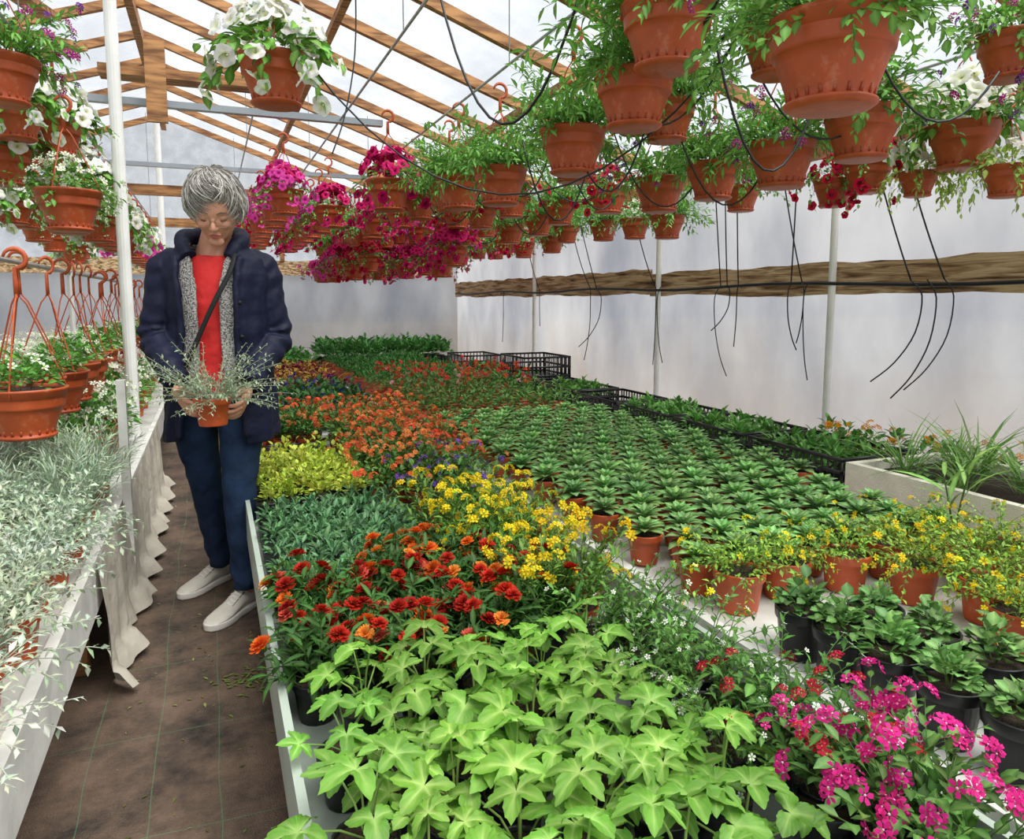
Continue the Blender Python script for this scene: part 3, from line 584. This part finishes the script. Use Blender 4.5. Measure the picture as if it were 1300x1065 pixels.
def B_pink(): return join([bush(90,.14,.12,hl2,80,-20),domeflowers([pp,pm],50,.17,.17,.03,up=.6),stems(20,.26,hl2,7,(0,40),1.9,.07,fl=pp,pf=1)])
def B_red(): return join([bush(110,.14,.12,hl2,80,-20),domeflowers([pr_],34,.16,.15,.03,up=.6),stems(24,.28,hl2,8,(0,50),2.2,.07,fl=pr_,pf=.9)])
def B_viol(): return join([stems(70,.27,hl,12,(5,80),1.1,.08,fl=pv,pf=.55),bush(120,.14,.12,hl)])
def B_wsm(): return join([bush(150,.13,.13,hl2,80,-20),domeflowers(wd,60,.15,.16,.02,up=.6),stems(24,.22,hl2,8,(0,50),1.8,.07,fl=wd,pf=.9)])
def B_leafy(): return join([bush(220,.15,.15,hl2,80,-10),stems(30,.26,hl2,12,(-5,60),1.3,.08),stems(36,.27,hl,10,(15,80),.9,.08,fl=pv,pf=.2)])
def B_trail(): return join([bush(110,.14,.12,hlc,80,-10),stems(26,.36,hlc,10,(-10,50),2.2,.08),domeflowers(pw,8,.16,.15,.02,up=.6)])
KIND={}
for nm,fn,k in (('fern_green',B_green,3),('white_petunia',B_white,2),('magenta_petunia',B_mag,2),('pink_petunia',B_pink,2),('red_petunia',B_red,2),('violet_verbena',B_viol,2),('white_bacopa',B_wsm,2),('leafy_green',B_leafy,2),('trailing_lime_foliage',B_trail,1)):
    KIND[nm]=[tomesh('basket_'+nm,join([HP,hanger(.36),xf(fn(),(0,0,DH))])) for _ in range(k)]
def basket(kind,x,y_,zr,s=1,me=None):
    me=me or KIND[kind][rng.integers(len(KIND[kind]))]
    o=bpy.data.objects.new('hanging_basket_'+kind,me);o.location=(x,y_,zr-HH*s);o.rotation_euler=(0,0,rng.uniform(-.4,.4));o.scale=(s,)*3;bpy.context.collection.objects.link(o);return o
fg='fern_green'
for k,x,y_,z,s in [(fg,1.15,1.75,1.92,1),('leafy_green',1.13,1.15,1.68,1),(fg,1.24,2.06,1.84,1),(fg,1.28,2.56,1.78,1),(fg,1.24,3.21,1.74,1),(fg,1.22,3.75,1.78,1),(fg,1.3,4.17,1.81,.95),(fg,1.25,4.65,1.8,.9),
    ('leafy_green',2.05,1.94,1.78,1),('violet_verbena',2.0,2.26,1.73,1),(fg,2.06,2.75,1.74,.95),('violet_verbena',2.06,3.17,1.74,1),('red_petunia',2.1,3.75,1.78,.9),
    ('white_petunia',2.64,2.02,1.80,1),('violet_verbena',2.45,1.45,1.78,.9),('leafy_green',2.6,3.23,1.74,.8),('red_petunia',2.6,2.6,1.68,.72),('red_petunia',2.6,2.42,1.73,.8),('trailing_lime_foliage',2.58,1.80,1.61,.65),('trailing_lime_foliage',2.66,2.22,1.66,.6),('leafy_green',2.3,1.62,1.95,.8),(fg,1.65,1.9,1.98,.9),(fg,1.65,2.5,1.9,.9),('leafy_green',1.65,3.3,1.86,.9),('violet_verbena',1.75,2.9,2.0,.8),
    ('white_petunia',.24,2.78,1.98,1),('white_bacopa',-.52,3.53,1.59,1),('white_petunia',-.70,3.62,1.93,.85),('violet_verbena',-.60,2.95,1.93,.9),('white_petunia',-.82,3.9,1.8,.95),('white_bacopa',-.62,4.2,1.62,.95),('white_petunia',-.62,4.0,1.95,.9),('white_petunia',-.75,4.5,1.98,.95),('white_bacopa',-.95,3.3,1.62,.9),('white_petunia',-.60,4.6,1.78,.9),
    ('magenta_petunia',1.02,4.5,1.86,1.1)]:
    basket(k,x,y_,z,s)
ks=['fern_green','fern_green','leafy_green','magenta_petunia','white_bacopa','red_petunia','fern_green','fern_green']
for X,y0,z in ((1.2,5.1,1.76),(2.1,4.3,1.74),(2.6,3.9,1.68),(1.65,4.2,1.78),(1.65,5.2,1.5),(1.2,6.2,1.5)):
    y_=y0
    while y_<8.9:
        far=y_>5.5
        kk=ks[rng.integers(len(ks))] if not((X in(1.65,2.1) and far) or z==1.5) else ['magenta_petunia','red_petunia','magenta_petunia','pink_petunia'][rng.integers(4)]
        basket(kk,X+rng.uniform(-.05,.05),y_,z+rng.uniform(-.04,.04),rng.uniform(.8,.95));y_+=.44
y_=5.0
while y_<8.8: basket('pink_petunia' if y_<7 else 'red_petunia',.45+rng.uniform(-.05,.05),y_,1.84,.95);y_+=.5
y_=5.4
while y_<8.8: basket(['magenta_petunia','white_bacopa','leafy_green'][rng.integers(3)],.8,y_,1.8,.9);y_+=.5
y_=4.7
while y_<8.8: basket(['white_bacopa','pink_petunia','white_petunia','red_petunia'][rng.integers(4)],-.56,y_,1.62,.95);y_+=.45
y_=3.4
while y_<8.8: basket(['white_bacopa','white_petunia','white_petunia'][rng.integers(3)],-1.15+rng.uniform(-.06,.06),y_,1.72+rng.uniform(-.1,.1),.95);y_+=.42
KIND['low']=[tomesh('basket_low',join([HP,hanger(.43),xf(join([bush(110,.10,.12,wl),domeflowers(wd,14,.1,.13),stems(10,.14,wl,6,(10,70),.9,.06)]),(0,0,DH))])) for _ in range(2)]
y_=2.78
i=0
while y_<7.5:
    o=basket('low',(-.60 if i else -.56)+rng.uniform(-.02,.02),y_,.87+(rng.uniform(-.02,.03) if i else 0),1);o.name='hanging_basket_bacopa';o.rotation_euler[2]=rng.uniform(-1.2,1.2) if i else 0;y_+=rng.uniform(.22,.34);i+=1
# ------------------------------------------------------------ irrigation hoses
g=[];HCc=C(22,22,24)
g.append(tube([(2.868,YF+.1+i*.3,1.225+.012*math.sin(i*.9)) for i in range(36)],.009,8,HCc,RUB))
def dangle(x,y_,z,ln,dx=.1,dy=.1):
    P=catmull([(x,y_,z),(x+dx*.2,y_+dy*.3,z-ln*.15),(x+dx*.1,y_+dy*.2,z-ln*.5),(x-dx*.4,y_-dy*.2,z-ln*.8),(x-dx,y_-dy*.7,z-ln)],4)
    return tube(P,.0032,6,HCc,RUB)
def droop(x0,y0,z0,x1,y1,z1,s,r=.0035,n=14):
    return tube([(x0+(x1-x0)*t,y0+(y1-y0)*t,z0+(z1-z0)*t-s*4*t*(1-t)) for t in np.linspace(0,1,n)],r,6,HCc,RUB)
for y_ in (1.45,1.52,1.60,1.66,1.74,2.2,2.28,2.36,2.96,3.0,3.08,3.5,3.6,3.66,4.3,4.36,5.2,5.3,6.3,7.2):
    g.append(dangle(2.82,y_,1.235,rng.uniform(.25,.6),rng.uniform(-.03,.12),rng.uniform(-.2,.25)))
    if rng.uniform()<.6: g.append(droop(2.82,y_,1.235,2.6,y_+rng.uniform(-.3,.3),2.04,rng.uniform(0,.1)))
g.append(tube([(1.62,1.0+i*.35,2.02+.02*math.sin(i)) for i in range(23)],.009,8,HCc,RUB))
for y_ in np.arange(1.6,8,.45):
    g.append(droop(1.62,y_,2.02,1.22,y_+rng.uniform(-.2,.2),1.80,rng.uniform(.1,.45)));g.append(droop(1.62,y_,2.02,2.06,y_+rng.uniform(-.2,.2),1.78,rng.uniform(.05,.4)))
g.append(droop(1.62,2.0,2.02,.32,2.7,1.98,.5));g.append(droop(1.1,2.0,2.3,.85,2.9,2.4,.6,.005));g.append(dangle(.55,3.0,2.5,.8,.1,.1));g.append(droop(1.2,1.3,2.3,1.2,2.4,2.4,.55,.005))
obj('irrigation_hoses',join(g))

# ------------------------------------------------------------ the woman (world axes; origin on floor)
W=bpy.data.objects.new('woman',None);W.location=(0,2.95,0);bpy.context.collection.objects.link(W)
def ring_loft(secs,seg,col,mat):
    V=[];F=[];n=len(secs)
    for c,a,b in secs:
        c=np.array(c,float);a=np.array(a,float);b=np.array(b,float)
        for k in range(seg):
            t=2*pi*k/seg;V.append(c+a*math.cos(t)+b*math.sin(t))
    for i in range(n-1):
        for k in range(seg):
            k2=(k+1)%seg;F.append((i*seg+k,i*seg+k2,(i+1)*seg+k2,(i+1)*seg+k))
    F.append(tuple(range(seg))[::-1]);F.append(tuple((n-1)*seg+k for k in range(seg)))
    return mk(V,F,col,mat)
def ell(c,r,R=None,n=16,mat=None,col=one):
    pr=[(math.sin(pi*i/n)*1.+1e-5,-math.cos(pi*i/n)) for i in range(n+1)]
    g=lathe(pr,24,col,SKIN if mat is None else mat);M_=np.diag(r) if R is None else R@np.diag(r)
    return inst(g,[M_],[c])
def remobj(name,g,mat,voxel,sm=6,disp=0,dsize=.08,par=W):
    g.M[:]=mat;o=obj(name,g,parent=par,center=False);o.data.color_attributes.remove(o.data.color_attributes[0])
    md_=o.modifiers.new('r','REMESH');md_.mode='VOXEL';md_.voxel_size=voxel;md_.use_smooth_shade=True
    s=o.modifiers.new('s','SMOOTH');s.iterations=sm;s.factor=.6
    if disp:
        t=bpy.data.textures.new(name,'CLOUDS');t.noise_scale=dsize;t.noise_depth=2
        d=o.modifiers.new('d','DISPLACE');d.texture=t;d.strength=disp;d.mid_level=.5
    return o
def limb(P,r,seg=20,k=5,col=one,mat=0):
    Q=catmull(np.hstack([np.array(P,float),np.array(r,float)[:,None]]),k);return tube(Q[:,:3],Q[:,3],seg,col,mat)
def wrinkled(P,r,amp,freq,seg=36,k=10,jr=None):
    Q=catmull(np.hstack([np.array(P,float),np.array(r,float)[:,None]]),k);pts=Q[:,:3];rr=Q[:,3];n=len(pts);V=[];F=[];up=None
    for i in range(n):
        t=nrm(pts[min(i+1,n-1)]-pts[max(i-1,0)])
        if up is None: up=nrm(np.cross(t,[0.1,1.,.1]))
        up=nrm(up-t*np.dot(up,t)); w=np.cross(t,up);u=i/(n-1)
        st=.3+sum(s*math.exp(-((u-c)/.09)**2) for c,s in (jr or []))
        for q in range(seg):
            a=2*pi*q/seg;f=amp*st*math.sin(freq*u*2*pi+1.6*math.sin(a+u*4)+.8*math.sin(2*a+1))
            V.append(pts[i]+(up*math.cos(a)+w*math.sin(a))*(rr[i]+f))
    for i in range(n-1):
        for q in range(seg): q2=(q+1)%seg;F.append((i*seg+q,i*seg+q2,(i+1)*seg+q2,(i+1)*seg+q))
    F.append(tuple(range(seg))[::-1]);F.append(tuple((n-1)*seg+q for q in range(seg)))
    return mk(V,F,one,0)
def tp(z,tab):
    zs=[t[0] for t in tab];return [np.interp(z,zs,[t[i] for t in tab]) for i in range(1,len(tab[0]))]
yaw=math.radians(-14);RY=Rz(yaw);TCX=np.array([.02,0,0])
g=[wrinkled([(-.070,.03,.92),(-.078,.035,.84),(-.075,.06,.66),(-.05,.08,.48),(-.03,.14,.28),(-.005,.195,.085)],[.085,.093,.079,.062,.052,.043],.0022,9,jr=[(.55,.9),(.92,2.2),(.15,.8)]),
   wrinkled([(.095,-.01,.92),(.098,-.02,.84),(.085,-.05,.66),(.07,-.09,.48),(.07,-.11,.28),(.075,-.125,.085)],[.085,.093,.079,.062,.052,.043],.0022,9,jr=[(.55,.9),(.92,2.2),(.15,.8)]),
   ring_loft([((.012,.015,z),RY@np.array([rx,0,0]),RY@np.array([0,ry,0])) for z,rx,ry in ((.79,.10,.08),(.83,.165,.11),(.88,.172,.115),(.98,.15,.105))],28,one,0)]
remobj('jeans',join(g),JEAN,.006,3,.006,.05)
JT=[(.64,.200,.155),(.8,.188,.145),(1.0,.168,.130),(1.15,.172,.134),(1.24,.178,.122),(1.30,.158,.104),(1.34,.112,.086),(1.38,.085,.078)]
def surf(z,a,o):
    rx,ry=tp(z,JT);p=RY@np.array([(rx+o)*math.cos(a),(ry+o)*math.sin(a)-.02*(z-.66)/.7,0])+TCX;return np.array([p[0],p[1],z])
def shell(z0,z1,off,gap,th,mat,seg=90,nz_=40,fold=.0,hem=0.):
    V=[];F=[]
    for j in range(nz_+1):
        z=z0+(z1-z0)*j/nz_;gp=math.radians(np.interp(z,[a for a,_ in gap],[b for _,b in gap]))
        for o in (off,off-th):
            for i in range(seg+1):
                a=-pi/2+gp+(2*pi-2*gp)*i/seg;k=(1.25-(z-z0)/(z1-z0))
                f_=fold*k*(math.sin(7*a+z*7+1.2*math.sin(z*12))+.6*math.sin(13*a-z*16))+fold*.9*math.sin(z*42+2.2*math.sin(2*a+z*3))*math.exp(-((z-1.0)/.12)**2)
                p=surf(z,a,o+f_);p[2]+=hem*math.sin(3*a+1)*max(0,1-(z-z0)/.1);V.append(p)
    n=seg+1;row=2*n
    for j in range(nz_):
        for i in range(seg):
            a=j*row+i;F.append((a,a+1,a+row+1,a+row));b=a+n;F.append((b,b+row,b+row+1,b+1))
        a=j*row;F.append((a,a+row,a+row+n,a+n));a=j*row+seg;F.append((a,a+n,a+row+n,a+row))
    for i in range(seg):
        F.append((i,i+n,i+n+1,i+1));a=nz_*row+i;F.append((a,a+1,a+n+1,a+n))
    return mk(V,F,one,mat)
g=[ring_loft([(RY@np.array([0,-.02*(z-.66)/.7,0])+TCX+np.array([0,0,z]),RY@np.array([rx-.034,0,0]),RY@np.array([0,ry-.034,0])) for z in np.linspace(.80,1.305,16) for rx,ry in [tp(z,JT)]],40,one,0)]
remobj('red_top',join(g),REDT,.006,3,.010,.05)
remobj('grey_knit_vest',shell(.80,1.35,-.010,[(.8,16),(1.0,14),(1.2,14),(1.29,22),(1.34,48)],.014,0,fold=.0012),KNI,.005,1)
shR=(-.142,.03,1.255);elR=(-.190,.0,1.02);wrR=(-.118,-.195,.862)
shL=(.178,-.0,1.255);elL=(.224,-.015,1.01);wrL=(.112,-.19,.85)
def mid(a,b,t): return tuple(np.array(a)*(1-t)+np.array(b)*t)
def sleeve(sh,el_,wr,inn):
    return wrinkled([inn,sh,mid(sh,el_,.5),el_,mid(el_,wr,.5),wr],[.052,.067,.059,.057,.051,.043],.0045,11,jr=[(.6,1.6),(.95,1.0),(.2,.6)])
gapJ=[(.64,34),(.85,33),(1.05,33),(1.2,32),(1.28,37),(1.34,54),(1.38,70)]
g=[shell(.64,1.37,.010,gapJ,.020,0,fold=.005,hem=.01),
   sleeve(shR,elR,wrR,(-.07,.02,1.285)),sleeve(shL,elL,wrL,(.11,-.01,1.285))]
hp=[]
for t in np.linspace(-1,1,21):
    a=pi/2+t*math.radians(138);rr=.098+.010*(1-abs(t));p=RY@np.array([rr*math.cos(a),rr*.95*math.sin(a)-.025,0])+TCX;hp.append((p[0],p[1],1.385-.085*abs(t)**3,.034-.010*abs(t)**2+.003*math.sin(t*14)))
hp=np.array(hp);g.append(tube(hp[:,:3],hp[:,3],14,one,0))
g.append(ell((.03,.115,1.31),(.12,.05,.075)))
for s in (-1,1):
    P=[]
    for z in np.linspace(.66,1.30,20):
        gp=math.radians(np.interp(z,[a for a,_ in gapJ],[b for _,b in gapJ]));P.append(surf(z,-pi/2+s*gp,.008+.004*math.sin(z*23+s)))
    g.append(tube(P,[.013]*20,10,one,0))
    P=[surf(.92,-pi/2+s*math.radians(a),.018) for a in (46,58,70)];g.append(tube(P,.016,10,one,0,flat=.45))
remobj('navy_jacket',join(g),NAVY,.0055,2,.008,.05)
P=[surf(1.31-.40*t,-pi/2+math.radians(36-64*t),.006) for t in np.linspace(0,1,18)]
obj('bag_strap',tube(P,.009,8,C(18,18,20),CLO,flat=.5),parent=W)
g=[]
for z,a_ in ((1.14,35),(1.02,36),(.9,37)):
    p=surf(z,-pi/2+math.radians(a_),.022);g.append(ell(p,(.007,.007,.007),mat=CLO,col=C(8,8,12),n=8))
for s in (-1,1):
    P=[]
    for z in np.linspace(.68,1.26,20):
        gp=math.radians(np.interp(z,[a for a,_ in gapJ],[b for _,b in gapJ])-1.5);P.append(surf(z,-pi/2+s*gp,.012+.004*math.sin(z*23+s)))
    g.append(tube(P,.0035,6,C(12,12,16),CLO))
obj('jacket_fastenings',join(g),parent=W)
RH=Rz(math.radians(-10))@Rx(math.radians(27));HCn=np.array([.030,-.098,1.458])
V=[];F=[];nu,nv=64,48
for j in range(nv+1):
    ph=pi*j/nv
    for i in range(nu):
        a=2*pi*i/nu;x=.072*math.sin(ph)*math.cos(a);y=.092*math.sin(ph)*math.sin(a);z=.112*math.cos(ph);zn=z/.112
        if zn<0:
            k=1-.26*(-zn)**1.8;x*=k;y=y*(1-.08*(-zn)**2) if y<0 else y*(1-.45*(-zn)**1.3)
        if y<-.05: y=-.05+(y+.05)*.80
        for s in (-1,1):
            d2=((x-s*.030)/.017)**2+((z-.002)/.012)**2
            if y<0: y+=.009*math.exp(-d2)
            d3=((x-s*.045)/.018)**2+((z+.055)/.022)**2
            if y<0: y+=.004*math.exp(-d3)
        V.append((x,y,z))
for j in range(nv):
    for i in range(nu): i2=(i+1)%nu;F.append((j*nu+i,(j+1)*nu+i,(j+1)*nu+i2,j*nu+i2))
g=[mk(V,F,one,0)]
g.append(limb([(0,-.072,.014),(0,-.0825,-.006),(0,-.096,-.028),(0,-.082,-.038)],[.006,.0075,.0095,.006],12))
g+= [ell((s*.0085,-.083,-.034),(.0065,.0075,.0055)) for s in (-1,1)]
g+= [ell((0,-.058,-.088),(.026,.016,.018)),ell((0,-.074,-.060),(.022,.007,.009))]
g+= [ell((s*.034,-.060,-.024),(.021,.016,.018)) for s in (-1,1)]
g+= [ell((s*.030,-.066,.002),(.0135,.0095,.0085)) for s in (-1,1)]
g+= [ell((s*.073,.008,-.012),(.006,.017,.030),R=Rx(.15)) for s in (-1,1)]
headg=inst(join(g),[RH],[HCn])
neck=limb([(.022,.012,1.24),(.022,.0,1.31),(.024,-.015,1.36),tuple(HCn+RH@np.array([0,.03,-.05])),tuple(HCn+RH@np.array([0,.02,.0]))],[.085,.072,.054,.050,.050],24)
remobj('head',join([headg,neck]),SKIN,.0028,2)
def hl_(g_): return inst(g_,[RH],[HCn])
g=[]
mo_=C(170,86,78)
g.append(tube([(-.021,-.074,-.060),(-.012,-.0795,-.0565),(-.004,-.082,-.055),(0,-.0815,-.0565),(.004,-.082,-.055),(.012,-.0795,-.0565),(.021,-.074,-.060)],[.001,.0026,.0032,.003,.0032,.0026,.001],8,mo_,CLO))
g.append(tube([(-.019,-.074,-.0615),(-.01,-.080,-.064),(0,-.0815,-.065),(.01,-.080,-.064),(.019,-.074,-.0615)],[.001,.0032,.004,.0032,.001],8,mo_,CLO))
for s in (-1,1):
    g.append(tube([(s*.014,-.079,.020),(s*.03,-.079,.027),(s*.048,-.066,.020)],[.002,.0026,.0012],6,C(120,108,98),HAIR))
    g.append(tube([(s*.018,-.0725,-.004),(s*.030,-.0758,-.0065),(s*.043,-.0685,-.004)],[.001,.0016,.001],5,C(70,54,46),HAIR))
obj('lips_and_brows',hl_(join(g)),parent=W)
g=[];gc=C(150,120,96)
for s in (-1,1):
    P=[]
    for i in range(25):
        a=2*pi*i/24;P.append((s*.032+.024*math.copysign(abs(math.cos(a))**.75,math.cos(a)),-.089+.010*((s*.032+.024*math.cos(a))/.056)**2,-.006+.0185*math.copysign(abs(math.sin(a))**.75,math.sin(a))))
    g.append(tube(P,.0015,6,gc,MET));g.append(tube([(s*.056,-.079,.002),(s*.070,-.055,.004),(s*.077,.0,.002),(s*.076,.02,-.012)],.0013,6,gc,MET))
g.append(tube([(-.008,-.089,-.002),(0,-.092,.001),(.008,-.089,-.002)],.0013,6,gc,MET))
obj('eyeglasses',hl_(join(g)),parent=W)
g=[ell((0,.014,.024),(.075,.088,.094),mat=HAIR,col=C(150,146,140),R=Rx(-.12))]
hcol=[C(158,154,148),C(182,178,172),C(206,202,196),C(232,228,222),C(128,122,114)]
r2=np.random.default_rng(3)
for _ in range(3000):
    az=r2.uniform(0,2*pi);front=max(0,-math.sin(az))
    lim=np.interp(front,[0,.35,.7,1.],[math.radians(114),math.radians(102),math.radians(68),math.radians(50)])*r2.uniform(.84,1.06)
    if math.cos(az)>.2 and front>.3: lim*=1.08
    f0=r2.uniform(0,.7)*lim;f1=min(lim,f0+r2.uniform(.5,1.)*(lim-f0*.3))
    sweep=r2.normal(0,.22)+(.9 if math.cos(az)<.3 else -.1)*front
    lift=r2.uniform(.006,.036);K=8;P=[];wv=r2.uniform(0,6)
    for i in range(K):
        t=i/(K-1);f=f0+(f1-f0)*t;a=az+sweep*t*t+.06*math.sin(t*5+wv);o=1+(lift*(math.sin(pi*min(1,t*.85+.12))**.8)+.003)/.085
        P.append((.075*o*math.sin(f)*math.cos(a)-.006*math.cos(f),.014+.090*o*math.sin(f)*math.sin(a),.018+.100*o*math.cos(f)-.006*t))
    g.append(tube(P,np.array([.0012,.0018,.002,.002,.0019,.0016,.0011,.0005]),3,hcol[r2.integers(5)]*r2.uniform(.85,1.1),HAIR,cap=False))
obj('hair',hl_(join(g)),parent=W)
def hand(wr,d,palm,side,curl,thumb):
    d=nrm(d);n=-nrm(np.array(palm)-d*np.dot(palm,d));x=np.cross(d,n);B=np.stack([x,d,n],1)
    g=[ring_loft([((0,-.03,0),(.024,0,0),(0,0,.019)),((0,0,0),(.027,0,0),(0,0,.018)),((0,.03,0),(.036,0,0),(0,0,.016)),((0,.065,0),(.039,0,0),(0,0,.014)),((0,.085,0),(.037,0,0),(0,0,.011))],20,one,0)]
    for k,(xx,ln,y0) in enumerate(((.029,.070,.078),(.010,.079,.084),(-.010,.073,.081),(-.029,.057,.073))):
        p=np.array([side*xx,y0-.012,0.]);P=[p.copy()];a=0;segs=(ln*.46,ln*.30,ln*.24);p=p+np.array([0,.012,0]);P.append(p.copy())
        for q,sg in enumerate(segs):
            a+=curl[k]*(.8,1.1,.8)[q];dr=np.array([side*xx*.25*(1-a*.5),math.cos(a),-math.sin(a)]);p=p+nrm(dr)*sg;P.append(p.copy())
        g.append(limb(P,[.009,.0088,.0079,.0072,.0058],12,4));g.append(ell(P[-1],(.0058,.0058,.0058),n=8))
    P=[(side*.022,.012,-.002),(side*.040,.034,-.010),(side*(.048-.010*thumb),.058,-.012-.014*thumb),(side*(.046-.026*thumb),.078,-.014-.026*thumb)]
    g.append(limb(P,[.015,.0125,.0098,.0072],12,4));g.append(ell(P[-1],(.0072,.0072,.0072),n=8))
    return inst(join(g),[B],[wr])
PC=np.array([-.01,-.315,.735])
wl_=(.098,-.215,.815);wr_=(-.112,-.215,.828)
remobj('left_hand',hand(wl_,(-.26,-.85,-.42),(-.9,.1,.25),1,(.5,.52,.55,.6),.5),SKIN,.0022,2)
remobj('right_hand',hand(wr_,(.30,-.85,-.40),(.9,.1,.25),-1,(.45,.5,.5,.55),.5),SKIN,.0022,2)
def shoe(heel,toe,name):
    heel=np.array(heel,float);toe=np.array(toe,float);L_=np.linalg.norm(toe-heel);d=(toe-heel)/L_;x=np.array([-d[1],d[0],0])
    sec=[(-.02,.020,.030,.085),(.03,.030,.038,.092),(.12,.033,.040,.090),(.30,.034,.040,.084),(.42,.036,.037,.074),(.55,.040,.031,.060),(.70,.044,.026,.048),(.84,.042,.022,.040),(.94,.032,.018,.033),(1.0,.014,.012,.026)]
    V=[];F=[];seg=24
    for t,w,_,top in sec:
        c=heel+d*(t*L_)
        for k in range(seg):
            a=2*pi*k/seg;ca,sa=math.cos(a),math.sin(a);z=.018+(top-.018)*(.5+.5*sa);ww=w*(abs(ca)**.7)*math.copysign(1,ca)*(1 if sa<0 else 1-.25*sa)
            V.append(c+x*ww+np.array([0,0,z]))
    n=len(sec)
    for i in range(n-1):
        for k in range(seg): k2=(k+1)%seg;F.append((i*seg+k,i*seg+k2,(i+1)*seg+k2,(i+1)*seg+k))
    F.append(tuple(range(seg))[::-1]);F.append(tuple((n-1)*seg+k for k in range(seg)))
    g=[mk(V,F,C(222,216,204),LEA)]
    ts=[(-.05,.0),(-.04,.022),(.0,.033),(.1,.038),(.3,.037),(.45,.038),(.6,.045),(.75,.048),(.88,.043),(.97,.030),(1.03,.012)]
    V=[];F=[];loop=[(t,w) for t,w in ts]+[(t,-w) for t,w in ts[::-1] if w>0]
    for z,s in ((.002,.97),(.006,1.),(.022,1.),(.025,.97)):
        for t,w in loop: V.append(heel+d*(t*L_)+x*w*s+np.array([0,0,z]))
    m_=len(loop)
    for q in range(3):
        for k in range(m_): k2=(k+1)%m_;F.append((q*m_+k,q*m_+k2,(q+1)*m_+k2,(q+1)*m_+k))
    F.append(tuple(range(m_))[::-1]);F.append(tuple(3*m_+k for k in range(m_)))
    g.append(mk(V,F,C(236,232,224),LEA))
    tps=lambda t:np.interp(t,[s_[0] for s_ in sec],[s_[3] for s_ in sec])
    for t in (.36,.43,.5,.57):
        c=heel+d*(t*L_);g.append(tube([c-x*.024+np.array([0,0,tps(t)-.008]),c+np.array([0,0,tps(t)+.003]),c+x*.024+np.array([0,0,tps(t)-.008])],.0026,6,C(250,250,246),LEA))
    for s in (-1,1):
        g.append(tube([heel+d*(t*L_)+x*s*.022+np.array([0,0,tps(t)-.006]) for t in (.30,.4,.5,.62)],.002,5,C(130,118,104),LEA))
    g.append(tube([heel+d*(.66*L_)+x*s*.030+np.array([0,0,tps(.66)-.009-.012*(abs(s)>.9)]) for s in (-1.15,-.6,0,.6,1.15)],.0018,5,C(140,130,116),LEA))
    c=heel+d*(.31*L_);g.append(tube([c+np.array([0,0,.075]),c-d*.012+np.array([0,0,.104])],[.020,.017],12,C(224,220,212),LEA,flat=.35))
    c=heel+d*(.14*L_);g.append(tube([c+np.array([0,0,.080]),c+np.array([0,0,.094])],[.031,.029],16,C(214,208,198),LEA))
    obj(name,join(g),parent=W)
    return c
c1=shoe((.012,.255,0),(-.155,.075,0),'sneaker_right');c2=shoe((.095,-.075,0),(-.055,-.265,0),'sneaker_left')
g=[limb([tuple(c1+[0,0,.06]),tuple(c1*.7+np.array([-.005,.195,0])*.3+[0,0,.10]),(-.008,.19,.14)],[.030,.029,.032],14),limb([tuple(c2+[0,0,.06]),tuple(c2*.7+np.array([.075,-.125,0])*.3+[0,0,.10]),(.073,-.123,.14)],[.030,.029,.032],14)]
remobj('ankles',join(g),SKIN,.004,2)
th_=leaf(.017,.007,.2,.3,C(126,152,114),C(180,194,164),3)
hpg=join([pot(.060,.092,C(200,88,44),TER,28),xf(join([stems(90,.24,th_,18,(0,75),.45,.04,scol=C(180,186,164),lel=60,srad=.0012,rnd=.2),bush(260,.10,.09,th_)]),(0,0,.085))])
obj('potted_calocephalus_plant',hpg,loc=(PC[0],PC[1],PC[2]),parent=W)

# ------------------------------------------------------------ world, sun, camera
w=bpy.data.worlds.new('sky');bpy.context.scene.world=w;w.use_nodes=True;nt=w.node_tree;bg=nt.nodes['Background']
tc=N(nt,'ShaderNodeTexCoord');sx=N(nt,'ShaderNodeSeparateXYZ');cr=N(nt,'ShaderNodeValToRGB');e=cr.color_ramp.elements
e[0].position=.0;e[0].color=(.80,.84,.9,1);e[1].position=.6;e[1].color=(1,1,1,1)
nt.links.new(tc.outputs['Generated'],sx.inputs[0]);nt.links.new(sx.outputs[2],cr.inputs[0]);nt.links.new(cr.outputs[0],bg.inputs[0]);bg.inputs[1].default_value=.74
sl_=bpy.data.lights.new('overcast_sun','SUN');sl_.energy=7.6;sl_.angle=math.radians(52);sl_.color=(1,.97,.91)
so=bpy.data.objects.new('overcast_sun',sl_);so.rotation_euler=(math.radians(22),math.radians(18),0);so.location=(0,0,6);bpy.context.collection.objects.link(so)
psi=math.radians(22);th=math.radians(6.5)
Fv=Vector((math.sin(psi)*math.cos(th),math.cos(psi)*math.cos(th),-math.sin(th)));Rv=Vector((math.cos(psi),-math.sin(psi),0));Uv=Rv.cross(Fv)
cam=bpy.data.cameras.new('camera');co=bpy.data.objects.new('camera',cam);bpy.context.collection.objects.link(co)
M=Matrix((Rv,Uv,-Fv)).transposed().to_4x4();M.translation=Vector((0,0,1.15));co.matrix_world=M
cam.sensor_width=36;cam.lens=36*940/1300;cam.shift_y=-45/1300;cam.clip_start=.02
bpy.context.scene.camera=co
vs=bpy.context.scene.view_settings;vs.view_transform='Standard';vs.look='None';vs.exposure=.35
